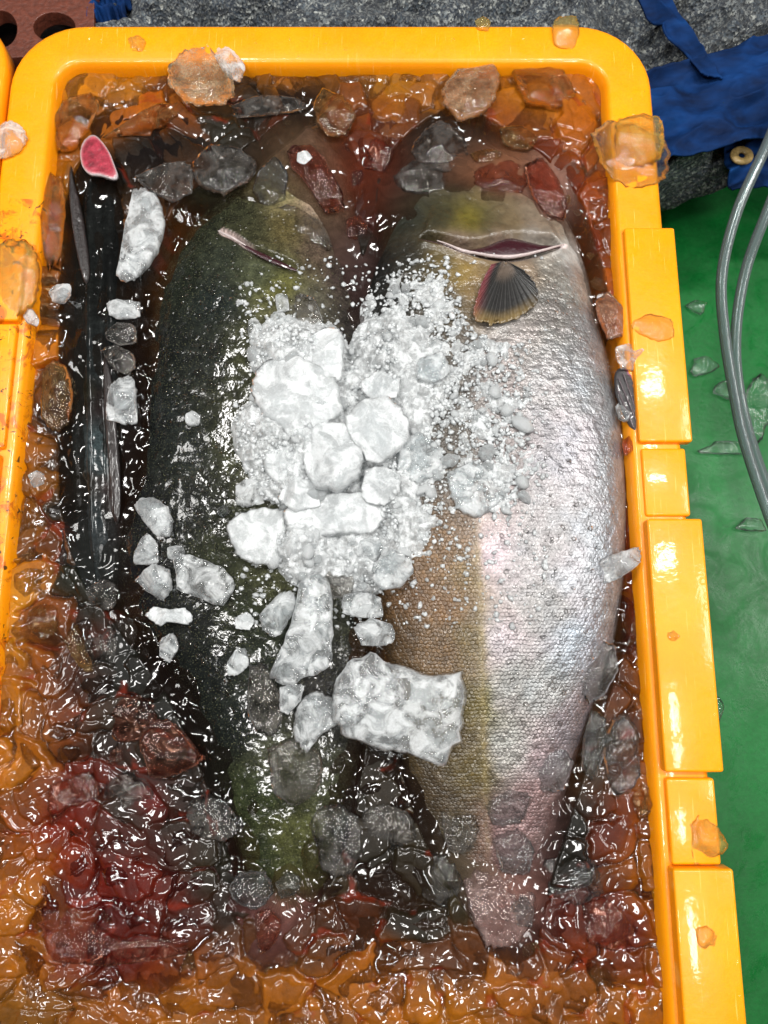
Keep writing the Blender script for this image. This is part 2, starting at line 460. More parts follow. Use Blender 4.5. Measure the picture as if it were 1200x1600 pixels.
M_YELLOW = mat_ice('painted_yellow_reflection_ice', 0.10, 0.30, edge=0.10, refr=0.4, frost=(0.85, 0.62, 0.15), tint=(1.0, 0.95, 0.75), fine=0.05)  # yellow reflected from the crate is painted into tint and frost
M_FISH_SILVER = mat_fish('silver_fish_skin', True, bump=0.6, coat_b=0.35, elo=0.45, metal=0.65)
M_FISH_DARK = mat_fish('dark_fish_skin', False, bump=0.4, coat_b=0.20, speck=0.30)
M_FISH_UNDER = mat_fish('submerged_fish_skin', False, bump=0.1, coat_b=0.06, speck=0.0)
M_FIN = mat_attr('fin_membrane', rough=0.35, coat=0.4, var=0.35)
M_FLESH = mat_attr('cut_flesh', rough=0.45, coat=0.5, bscale=600, bstr=0.5, var=0.5)
M_GILL = mat_flat('gill_flesh', (0.032, 0.004, 0.008), rough=0.3, coat=0.7, bscale=500, bstr=0.6)
M_LIP = mat_flat('gill_edge', (0.48, 0.40, 0.39), rough=0.35, coat=0.5, bscale=500, var=0.3)
M_FLOOR = mat_floor(); M_MARL = mat_marl(); M_BLUE = mat_blue()

# ------------------------------------------------------------------ crate
Z_W = -0.0105          # water level below the rim
XL = P(86, 110)[0]; XR = P(947, 110)[0]
YT = P(520, 97)[1]; YB = P(520, 1740)[1]
RIMW = 69 * P(1, 0)[2] if False else (P(1016, 110)[0] - P(947, 110)[0])


def rr_loop(x0, x1, y0, y1, r, z, nc=10, ns=8):
    pts = []
    cs = [(x1 - r, y1 - r, 0), (x0 + r, y1 - r, 90), (x0 + r, y0 + r, 180), (x1 - r, y0 + r, 270)]
    for k, (cx, cy0, a0) in enumerate(cs):
        for i in range(nc + 1):
            a = math.radians(a0 + 90.0 * i / nc)
            pts.append((cx + r * math.cos(a), cy0 + r * math.sin(a)))
        nx = cs[(k + 1) % 4]; a = math.radians(nx[2])
        q = (nx[0] + r * math.cos(a), nx[1] + r * math.sin(a)); p = pts[-1]
        for i in range(1, ns):
            f = i / ns; pts.append((p[0] + (q[0] - p[0]) * f, p[1] + (q[1] - p[1]) * f))
    return np.array([(x, y, z) for x, y in pts])


def crate_body(x0, x1, y0, y1, rw, name='body', depth=0.20, parent=None):
    ri = 0.021
    L = [(-0.012, -depth + .004), (-0.012, -depth + .006), (-0.004, -0.030), (-0.0022, -0.012), (-0.0012, -0.006), (0.0002, -0.0022), (0.0016, -0.0006), (0.0035, 0.0),
         (rw * 0.5, 0.0002), (rw - 0.004, 0.0), (rw - 0.0015, -0.0006), (rw, -0.0025), (rw + 0.0002, -0.016), (rw - 0.002, -0.0165),
         (rw - 0.0025, -0.006), (0.006, -0.005), (0.003, -0.012), (-0.001, -0.030), (-0.009, -depth)]
    V = np.stack([rr_loop(x0 - o, x1 + o, y0 - o, y1 + o, max(0.006, ri + o), z) for o, z in L])
    me = grid_mesh(name, V, M_PLASTIC, closed_u=True)
    n = V.shape[1]
    bm = bmesh.new(); bm.from_mesh(me); bm.verts.ensure_lookup_table()
    bm.faces.new([bm.verts[i] for i in range(n)]); bm.faces.new([bm.verts[(len(L) - 1) * n + i] for i in range(n)][::-1])
    bmesh.ops.recalc_face_normals(bm, faces=bm.faces); bm.to_mesh(me); bm.free()
    return link(name, me, parent)


def bevel_box(name, x0, x1, y0, y1, z0, z1, mat, bev=0.0018, parent=None, seg=3, taper=0.0):
    bm = bmesh.new()
    vs = [bm.verts.new((x, y, z)) for z in (z0, z1) for (x, y) in
          ((x0, y0), (x1, y0), (x1, y1), (x0, y1))]
    for v in vs[4:]:
        v.co.x += taper if v.co.x == min(x0, x1) or abs(v.co.x - x0) < 1e-9 else -taper
    for f in ((0, 3, 2, 1), (4, 5, 6, 7), (0, 1, 5, 4), (1, 2, 6, 5), (2, 3, 7, 6), (3, 0, 4, 7)):
        bm.faces.new([vs[i] for i in f])
    bmesh.ops.recalc_face_normals(bm, faces=bm.faces)
    bmesh.ops.bevel(bm, geom=bm.edges[:] + bm.verts[:], offset=bev, segments=seg, affect='EDGES', profile=0.5)
    me = bpy.data.meshes.new(name); bm.to_mesh(me); bm.free()
    me.polygons.foreach_set('use_smooth', [True] * len(me.polygons))
    me.materials.append(mat)
    o = link(name, me, parent)
    return o


crate = empty('fish_crate')
tagged(crate, 'orange plastic fish crate full of ice, fish and bloody meltwater', 'crate')
crate_body(XL, XR, YB, YT, RIMW, parent=crate)
XRO = XR + RIMW; XLO = XL - RIMW
for (ya, yb, ia, ib, zt) in ((355, 690, 972, 986, 0.0048), (700, 806, 986, 990, 0.0026), (810, 1207, 1010, 1040, 0.0085), (1216, 1352, 1045, 1052, 0.0042), (1358, 1740, 1055, 1066, 0.0095)):
    y1 = P(1050, ya, zt)[1]; y0 = P(1080, yb, zt)[1]
    big = zt > 0.0045
    xi = XR + (0.0036 if big else 0.0052)
    bevel_box('rim_block', xi, XRO + (0.0062 if big else 0.0015), y0, y1, -0.004, zt, M_PLASTIC, parent=crate)
for (ya, yb, zt, xo) in ((372, 500, 0.0062, 0.0052), (505, 700, 0.0040, 0.0065), (708, 850, 0.0060, 0.0080), (858, 1250, 0.0085, 0.0040), (1258, 1740, 0.0085, 0.0040)):
    y1 = P(40, ya, zt)[1]; y0 = P(20, yb, zt)[1]
    bevel_box('rim_block', XLO - 0.006, XL - xo, y0, y1, -0.004, zt, M_PLASTIC, parent=crate)

nb = empty('fish_crate')
tagged(nb, 'yellow-orange corner of a second crate at the far left edge', 'crate')
o2 = crate_body(XLO - RIMW - 0.385, XLO - RIMW - 0.002, YB, YT + 0.012, RIMW, parent=nb); 
nb.location = (0, 0, 0.004)

# ------------------------------------------------------------------ fish shapes (measured outlines)
def interp(ys, vs, y, smooth=30.0):
    ys = np.asarray(ys, float); vs = np.asarray(vs, float)
    g = np.arange(ys[0] - 150, ys[-1] + 150, 2.0)
    f = np.interp(g, ys, vs)
    k = np.exp(-0.5 * (np.arange(-60, 61) * 2.0 / smooth) ** 2); k /= k.sum()
    f = np.convolve(np.pad(f, 60, mode='edge'), k, mode='valid')
    return np.interp(y, g, f)


FISH = {
    # y, centre x, half width, top height (mm), half thickness (mm)
    'right': [(165, 715, 4, -26, 8), (200, 712, 72, -17, 18), (250, 728, 124, -13.5, 28), (300, 748, 152, -9.5, 36), (365, 758, 168, 0, 42), (420, 748, 188, 3, 46), (520, 756, 206, 7, 49), (640, 770, 220, 10, 51),
              (780, 784, 215, 11, 52), (900, 786, 208, 10, 50), (1000, 784, 194, 8, 46), (1100, 776, 168, 4, 40), (1200, 770, 142, -1, 32), (1300, 770, 112, -8, 24), (1380, 778, 78, -12, 17),
              (1450, 796, 48, -15, 10), (1490, 800, 40, -17, 6), (1500, 800, 6, -20, 3)],
    'left': [(165, 478, 4, -26, 8), (200, 480, 52, -16, 18), (250, 462, 92, -13.5, 26), (300, 424, 130, -10, 34), (350, 400, 145, -4, 40), (420, 398, 172, 1, 44), (500, 396, 186, 3, 46), (600, 394, 190, 4, 47),
             (700, 392, 192, 4, 47), (760, 380, 206, 3, 47), (850, 370, 224, 1.5, 46), (950, 380, 218, -0.5, 44), (1020, 402, 182, -3, 40), (1100, 426, 152, -4, 34), (1200, 440, 124, -6, 28), (1300, 446, 98, -9, 20),
             (1370, 446, 76, -12, 14), (1430, 440, 44, -15, 8), (1450, 440, 6, -18, 4)],
    'under': [(245, 146, 6, -13, 4), (270, 146, 30, -11, 12), (330, 146, 46, -10.5, 18), (450, 146, 50, -9.5, 20), (600, 142, 50, -9.0, 20), (750, 140, 48, -9.5, 20), (840, 142, 38, -11, 17), (900, 146, 20, -13, 10), (935, 150, 3, -16, 4)],
}


def fprof(f, py):
    S = np.array(FISH[f]); ys = S[:, 0]
    sm = 18.0
    cx = interp(ys, S[:, 1], py, 30); hw = np.interp(py, ys, S[:, 2]); hw = 0.5 * hw + 0.5 * interp(ys, S[:, 2], py, sm)
    hw = np.maximum(hw, 2.0)
    return cx, hw, interp(ys, S[:, 3], py, 24) * 1e-3, np.maximum(interp(ys, S[:, 4], py, 24), 2) * 1e-3


EXPN = 2.35
SLIT_R = spline([(655, 366), (690, 378), (725, 392), (765, 400), (805, 400), (845, 390), (884, 374)], 60)
SLIT_L = spline([(338, 354), (362, 366), (385, 383), (410, 398), (440, 412), (466, 422)], 50)


def polydist(pts, px, py):
    """signed distance to a polyline running left to right (positive below) and the position along it"""
    best = np.full(px.shape, 1e9); sg = np.zeros(px.shape); tt = np.zeros(px.shape)
    n = len(pts)
    for i in range(n - 1):
        a = pts[i]; b = pts[i + 1]; d = b - a; L = d @ d
        t = np.clip(((px - a[0]) * d[0] + (py - a[1]) * d[1]) / L, 0, 1)
        qx = a[0] + t * d[0]; qy = a[1] + t * d[1]
        dd = np.hypot(px - qx, py - qy); s = np.sign(d[0] * (py - a[1]) - d[1] * (px - a[0]))
        m = dd < best
        best = np.where(m, dd, best); sg = np.where(m, s, sg); tt = np.where(m, (i + t) / (n - 1), tt)
    return best * sg, tt


def fish_top(f, px, py):
    cx, hw, zt, th = fprof(f, py)
    x = np.clip(np.abs(px - cx) / hw, 0, 1)
    n = 3.2 if f == 'right' else 2.7 if f == 'left' else 2.4
    z = zt - th * (1 - (1 - x ** n) ** (1 / n))
    ins = (np.abs(px - cx) < hw)
    return z, ins


def fish_detail(f, px, py):
    dz = 0.0009 * (fbm(px / 60, py / 60, 5) - 0.5) + 0.0004 * (fbm(px / 14, py / 14, 6, 2) - 0.5)
    if f == 'right':
        d, t = polydist(SLIT_R, px, py)
        op = (4 + 17 * np.exp(-((t - 0.66) / 0.25) ** 2)) * sstep(0, 0.08, t) * sstep(1.0, 0.92, t)
        e = sstep(0, 0.06, t) * sstep(1.0, 0.94, t)
        dz = dz - 0.0095 * e * np.exp(-(np.abs(d + op * 0.62) / (op * 0.95 + 2.5)) ** 4)
        dz = dz + 0.0022 * e * np.exp(-((d - 7) / 6) ** 2) + 0.0026 * e * sstep(-70, -26, d) * (d < -op)
        d2, t2 = polydist(LATERAL, px, py)
        dz = dz + 0.0006 * np.exp(-(d2 / 6) ** 2)
    if f == 'left':
        d, t = polydist(SLIT_L, px, py)
        op = 3.0 + 4 * np.exp(-((t - 0.75) / 0.2) ** 2)
        e = sstep(0, 0.08, t) * sstep(1.0, 0.92, t)
        dz = dz - 0.0045 * e * np.exp(-(np.abs(d) / (op + 1)) ** 3) + 0.0022 * e * sstep(-50, -12, d) * (d < -op)
    if f == 'under':
        w = np.sin((px - 0.02 * py) / 52 * 6.28 * 1.4)
        dz = dz + 0.0016 * w * (0.6 + 0.8 * fbm(px / 30, py / 90, 12))
    return dz


LATERAL = np.array([(742.0, 560.0), (738.0, 700.0), (742.0, 850.0), (748.0, 950.0), (752.0, 1050.0), (758.0, 1200.0), (770.0, 1380.0)])


def lateral_x(py):
    return np.interp(py, LATERAL[:, 1], LATERAL[:, 0])


RC = [(620, 250, (60, 52, 45)), (700, 240, (62, 55, 48)), (800, 250, (130, 85, 65)), (640, 330, (40, 42, 32)), (690, 335, (62, 60, 40)), (735, 345, (120, 108, 30)), (765, 350, (85, 78, 50)),
      (800, 345, (125, 105, 75)), (850, 340, (145, 125, 105)), (720, 385, (140, 115, 105)), (780, 380, (150, 125, 110)), (840, 370, (160, 150, 140)),
      (590, 420, (40, 40, 38)), (600, 480, (48, 46, 40)), (640, 400, (66, 62, 50)), (680, 430, (105, 92, 62)), (720, 430, (160, 130, 60)), (745, 450, (160, 130, 90)), (700, 470, (110, 98, 80)), (700, 405, (125, 105, 55)),
      (820, 430, (165, 140, 115)), (860, 420, (190, 180, 168)), (890, 400, (215, 210, 205)), (905, 450, (205, 203, 196)), (930, 500, (190, 190, 190)), (860, 480, (160, 155, 150)), (800, 540, (180, 172, 168)),
      (780, 600, (165, 155, 152)), (860, 600, (186, 180, 180)), (930, 600, (196, 194, 196)), (850, 700, (165, 158, 160)), (900, 700, (200, 192, 196)), (950, 700, (190, 192, 196)), (790, 700, (150, 140, 138)),
      (690, 600, (130, 120, 108)), (690, 700, (140, 128, 115)), (600, 600, (70, 66, 60)), (600, 700, (75, 70, 60)), (600, 800, (90, 74, 50)), (650, 860, (150, 118, 82)), (690, 880, (158, 128, 96)), (640, 930, (128, 96, 62)), (690, 950, (150, 116, 80)),
      (625, 1000, (110, 88, 62)), (690, 1020, (132, 104, 68)), (728, 900, (165, 145, 105)), (735, 1000, (140, 124, 76)), (740, 1100, (122, 112, 62)), (700, 1150, (112, 98, 66)), (740, 1200, (112, 100, 55)), (680, 1250, (90, 78, 62)), (720, 1300, (85, 78, 58)),
      (762, 880, (205, 190, 196)), (770, 1000, (192, 182, 186)), (800, 900, (178, 172, 172)), (850, 850, (170, 165, 165)), (850, 950, (165, 160, 158)), (900, 900, (196, 194, 198)), (950, 880, (190, 194, 200)), (900, 1000, (186, 190, 198)),
      (800, 1080, (168, 164, 160)), (850, 1080, (178, 176, 174)), (800, 1170, (178, 176, 170)), (850, 1180, (178, 158, 160)), (900, 1120, (176, 164, 168)), (830, 1260, (170, 140, 138)), (780, 1300, (150, 120, 118)), (800, 1400, (140, 104, 98)), (760, 1440, (110, 86, 76))]
LC = [(480, 220, (190, 150, 130)), (440, 270, (170, 160, 110)), (500, 290, (200, 172, 150)), (330, 320, (48, 52, 36)), (290, 360, (42, 46, 32)), (380, 330, (60, 62, 42)), (440, 350, (112, 100, 62)), (500, 380, (110, 92, 78)), (540, 420, (80, 66, 62)),
      (400, 360, (75, 75, 52)), (350, 400, (58, 64, 52)), (410, 430, (92, 98, 74)), (440, 450, (120, 118, 60)), (470, 480, (112, 108, 96)), (280, 430, (36, 42, 32)), (340, 470, (38, 46, 44)), (260, 540, (30, 34, 31)), (330, 560, (40, 44, 40)), (390, 560, (70, 72, 48)),
      (240, 650, (36, 41, 40)), (300, 700, (42, 47, 44)), (360, 700, (62, 64, 44)), (400, 700, (78, 78, 54)), (290, 800, (36, 39, 36)), (350, 850, (52, 56, 38)), (420, 900, (72, 74, 48)), (220, 800, (34, 36, 36)), (220, 900, (28, 28, 31)), (300, 960, (32, 34, 32)),
      (380, 960, (50, 56, 38)), (330, 1040, (28, 32, 30)), (400, 1030, (46, 52, 40)), (360, 1130, (32, 37, 33)), (400, 1250, (56, 64, 38)), (440, 1200, (80, 82, 62)), (440, 1320, (90, 92, 52)), (410, 1330, (48, 56, 34)), (500, 1100, (60, 58, 56)), (540, 700, (50, 48, 46)), (560, 500, (56, 50, 48))]
UC = [(146, 300, (26, 28, 27)), (110, 400, (30, 32, 28)), (135, 400, (24, 27, 26)), (170, 400, (16, 17, 17)), (110, 600, (34, 34, 26)), (148, 560, (30, 35, 35)), (150, 700, (62, 74, 76)), (146, 800, (48, 56, 58)), (172, 620, (38, 28, 27)), (180, 780, (74, 58, 56)), (120, 750, (38, 36, 30)), (150, 900, (40, 45, 45))]


def build_fish(f, n_st, n_top, mat, cpts, parent, r0=24):
    S = FISH[f]; y0, y1 = S[0][0], S[-1][0]
    py = np.linspace(y0 + 0.5, y1 - 0.5, n_st)
    xt = np.linspace(-1, 1, n_top); xt = np.sign(xt) * (1 - (1 - np.abs(xt)) ** 1.6)
    PY = np.repeat(py[:, None], n_top, 1)
    cx, hw, zt, th = fprof(f, py)
    PX = cx[:, None] + hw[:, None] * xt[None, :]
    z, _ = fish_top(f, PX, PY)
    z = z + fish_detail(f, PX, PY) * (1 - np.abs(xt[None, :]) ** 8)
    Vt = PA(PX, PY, 0.0); Vt[..., 2] = z
    nb_ = 22
    xb = np.cos(np.linspace(0, math.pi, nb_ + 2)[1:-1])
    PYb = np.repeat(py[:, None], nb_, 1); PXb = cx[:, None] + hw[:, None] * xb[None, :]
    n = 2.4
    zb = (zt - th)[:, None] - (th[:, None]) * np.clip(1 - np.abs(xb[None, :]) ** n, 0, 1) ** (1 / n)
    Vb = PA(PXb, PYb, 0.0); Vb[..., 2] = zb
    V = np.concatenate([Vt, Vb], 1)
    AX = np.concatenate([PX, PXb], 1); AY = np.concatenate([PY, PYb], 1)
    wx = AX + 14 * (fbm(AX / 25, AY / 25, 31) - 0.5); wy = AY + 22 * (fbm(AX / 25, AY / 25, 32) - 0.5)
    c = rbf(cpts, wx, wy, r0) * {'right': 0.58, 'left': 0.40, 'under': 0.50}[f]
    if f == 'right':
        bk = sstep(14, -14, AX - lateral_x(AY)) * sstep(420, 560, AY)
        c = c * (1 - 0.38 * bk[..., None]) * (1 + bk[..., None] * np.array([0.16, 0.0, -0.22]) * sstep(740, 840, AY)[..., None])
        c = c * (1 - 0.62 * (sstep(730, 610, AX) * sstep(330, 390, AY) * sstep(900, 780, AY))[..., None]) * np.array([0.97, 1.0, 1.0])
    alpha = np.zeros(AX.shape); scal = np.zeros(AX.shape)
    if f == 'right':
        d, t = polydist(SLIT_R, AX, AY)
        op = (4 + 17 * np.exp(-((t - 0.66) / 0.25) ** 2)) * sstep(0, 0.08, t) * sstep(1.0, 0.92, t)
        w = (sstep(-1.0, 1.5, d) * sstep(9, 5, d))[..., None] * sstep(0.15, 0.25, t)[..., None]
        c = c * (1 - w) + np.array(lin((225, 210, 208))) * w
        lx = lateral_x(AY)
        g = np.exp(-((AX - lx + 6 * (fbm(AY / 20, AY / 31, 8) - .5)) / 6.0) ** 2) * fbm(AX / 12, AY / 12, 18) * 1.5 * sstep(780, 880, AY) * sstep(1400, 1250, AY)
        c = c * (1 - 0.6 * g[..., None]) + np.array(lin((150, 132, 84))) * (0.35 * g[..., None])
        alpha = np.clip(sstep(-8, 12, AX - lx) * sstep(470, 560, AY) + sstep(800, 860, AX) * sstep(380, 420, AY), 0, 1)
        scal = sstep(395, 440, AY) * np.maximum(bk * 1.0, 0.30 + 0.35 * sstep(850, 1100, AY))
    elif f == 'left':
        scal = 0.35 * sstep(400, 500, AY)
        d, t = polydist(SLIT_L, AX, AY)
        w = (sstep(-7, -3, d) * sstep(3, 0, d) * sstep(0, .05, t) * sstep(0.55, 0.3, t))[..., None]
        c = c * (1 - w) + np.array(lin((185, 165, 160))) * w
    c = np.concatenate([c, alpha[..., None]], -1)
    # scale coordinates: staggered rows along the body, in scale pitches
    arc = AX * 1.0
    pit = {'right': 6.6, 'left': 6.5, 'under': 6}[f]
    k = np.where(AY > 1000, 1.0, 1.0)
    su = (AX - interp(np.array(S)[:, 0], np.array(S)[:, 1], AY, 30)) / pit * (1 + 0.0 * k)
    sv = AY / (pit * 1.1)
    suv = np.stack([su, sv * 0.60], -1)
    me = grid_mesh('body', V, mat, c, {'suv': suv, 'scal': scal}, closed_u=True)
    o = link('body', me, parent)
    return o


fr_ = empty('fish', P(775, 700, -0.04)); fl_ = empty('fish', P(388, 700, -0.04)); fu_ = empty('fish', P(145, 600, -0.03))
tagged(fr_, 'large silver-bellied fish with brown back and open gill, lying right of the ice heap', 'fish', 'fish lying in the crate')
tagged(fl_, 'large dark green fish with speckled wet back, lying left of the ice heap', 'fish', 'fish lying in the crate')
tagged(fu_, 'narrow blackish fish sunk along the left wall of the crate', 'fish', 'fish lying in the crate')


def reparent(o, par):
    o.parent = par; o.matrix_parent_inverse = Matrix.Translation(-Vector(par.location))


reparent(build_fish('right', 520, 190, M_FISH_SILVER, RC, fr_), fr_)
reparent(build_fish('left', 420, 170, M_FISH_DARK, LC, fl_), fl_)
reparent(build_fish('under', 200, 70, M_FISH_UNDER, UC, fu_, 14), fu_)


def topz(px, py):
    px = np.asarray(px, float); py = np.asarray(py, float)
    z = np.full(px.shape, Z_W)
    for f in FISH:
        zz, ins = fish_top(f, px, py)
        z = np.where(ins, np.maximum(z, zz), z)
    return z


# gill: dark red flesh lying in the slit, pale edge below it
def ribbon(name, line, wa, wb, z_off, mat, parent, fish, arch=0.0, nw=7, cut=(0, 1)):
    n = len(line); V = np.zeros((n, nw, 3))
    tan = np.gradient(line, axis=0); nrm = np.stack([-tan[:, 1], tan[:, 0]], -1); nrm /= np.linalg.norm(nrm, axis=1)[:, None]
    t = np.linspace(0, 1, n)
    for j in range(nw):
        f = j / (nw - 1)
        off = wa(t) * (1 - f) + wb(t) * f
        px = line[:, 0] + nrm[:, 0] * off; py = line[:, 1] + nrm[:, 1] * off
        cxx, _ = fish_top(fish, px, py)
        z = cxx + z_off + arch * math.sin(math.pi * f) * np.sin(np.pi * np.clip(t, 0, 1)) ** 0.5 + 0.0006 * (fbm(px / 7, py / 7, 9) - 0.5)
        V[:, j] = PA(px, py, 0.0); V[:, j, 2] = z
    o = link(name, grid_mesh(name, V, mat)); reparent(o, parent)
    md = o.modifiers.new('t', 'SOLIDIFY'); md.thickness = 0.0008
    return o


opR = lambda t: (2 + 33 * np.exp(-((t - 0.66) / 0.22) ** 2)) * np.sin(np.pi * np.clip(t, 0, 1)) ** 0.4
ribbon('gill_flesh', SLIT_R, lambda t: -opR(t), lambda t: 0 * t + 1, -0.0032, M_GILL, fr_, 'right', arch=0.0012)
ribbon('gill_edge', SLIT_R[8:], lambda t: 0.5 + 0 * t, lambda t: 1.5 + 5.5 * np.sin(np.pi * t) ** 0.6 * (0.7 + 0.5 * vnoise(t * 9, 0 * t, 4)), 0.0014, M_LIP, fr_, 'right', arch=0.0018)
ribbon('gill_flesh', SLIT_L[16:], lambda t: -1.0 - 3.5 * np.sin(np.pi * t), lambda t: 1.0 + 3 * np.sin(np.pi * t), -0.0010, M_GILL, fl_, 'left', arch=0.0005)
ribbon('gill_edge', SLIT_L[:20], lambda t: -0.6 + 0 * t, lambda t: 0.8 + 3.4 * np.sin(np.pi * t), 0.0008, M_LIP, fl_, 'left', arch=0.0008)

for (ex, ey, par, fz) in ((690, 236, fr_, 'right'), (462, 236, fl_, 'left')):
    bm = bmesh.new(); bmesh.ops.create_uvsphere(bm, u_segments=24, v_segments=12, radius=0.0052)
    for v in bm.verts: v.co.z *= 0.45
    me = bpy.data.meshes.new('eye'); bm.to_mesh(me); bm.free(); me.polygons.foreach_set('use_smooth', [True] * len(me.polygons))
    me.materials.append(M_GILL)
    z_, _ = fish_top(fz, np.array([float(ex)]), np.array([float(ey)])); o = link('eye', me); o.location = P(ex, ey, float(z_[0]) + 0.0004); reparent(o, par)

# pectoral fin: a spread fan of rays
def fan(name, org, edge, z0, z1, parent, colf, rays=22, ridge=0.0006, nr=26, na=150, fish='right'):
    E = spline(edge, na); o = np.array(org, float)
    V = np.zeros((nr, na, 3)); C = np.zeros((nr, na, 3))
    for i in range(nr):
        r = i / (nr - 1)
        rr = 0.06 + 0.94 * r
        rag = 1 - 0.05 * (hashf(np.floor(np.linspace(0, rays * 1.7, na)), np.zeros(na), 3)) * (r > 0.93)
        pts = o + (E - o) * (rr * rag)[:, None] * (0.9 if name == 'pectoral_fin' else 1.0)
        ph = np.linspace(0, rays * 2 * math.pi, na)
        zf, _ = fish_top(fish, pts[:, 0], pts[:, 1])
        V[i] = PA(pts[:, 0], pts[:, 1], 0.0)
        V[i, :, 2] = zf + z0 + (z1 - z0) * r + ridge * np.cos(ph) * r ** 0.5 + 0.0012 * np.sin(np.linspace(0, 7, na)) * r
        C[i] = colf(r, np.linspace(0, 1, na), ph)
    ob = link(name, grid_mesh(name, V, M_FIN, C)); reparent(ob, parent)
    md = ob.modifiers.new('t', 'SOLIDIFY'); md.thickness = 0.0006
    return ob


def pec_col(r, a, ph):
    dark = np.array(lin((48, 47, 46))); pale = np.array(lin((112, 98, 86))); yel = np.array(lin((112, 94, 60))); pink = np.array(lin((140, 62, 70)))
    line = (0.5 + 0.5 * np.cos(ph))[:, None] ** 2
    c = dark * (0.55 + 0.75 * line) + 0 * line
    b = (sstep(0.72, 0.95, np.full(a.shape, r)) * sstep(0.10, 0.30, a) * sstep(0.86, 0.6, a))[:, None]
    c = c * (1 - b) + yel * b
    p = (sstep(0.45, 0.85, np.full(a.shape, r)) * sstep(0.38, 0.22, a))[:, None]
    p = p * 0.5
    c = c * (1 - p) + pink * p
    w = (sstep(0.35, 0.10, np.full(a.shape, r)))[:, None] * 0.7
    c = c * (1 - w) + pale * w
    return c


fan('pectoral_fin', (789, 412), [(762, 424), (744, 460), (735, 492), (730, 520), (752, 531), (772, 532), (800, 522), (826, 506), (844, 484), (838, 458), (818, 436)], 0.0015, 0.0048, fr_, pec_col)
fan('tail_fin', (798, 1452), [(752, 1452), (742, 1470), (750, 1490), (790, 1493), (815, 1488), (836, 1470), (842, 1430)], 0.0005, 0.001, fr_,
    lambda r, a, ph: np.array(lin((150, 112, 104))) * (0.75 + 0.35 * (0.5 + 0.5 * np.cos(ph))[:, None]), rays=16, ridge=0.0005)
fan('tail_fin', (440, 1395), [(385, 1440), (372, 1475), (400, 1500), (440, 1490), (480, 1500), (510, 1470), (498, 1440)], -0.001, 0.003, fl_,
    lambda r, a, ph: np.array(lin((135, 95, 96))) * (0.6 + 0.5 * (0.5 + 0.5 * np.cos(ph))[:, None]), rays=18, ridge=0.0005, fish='left')

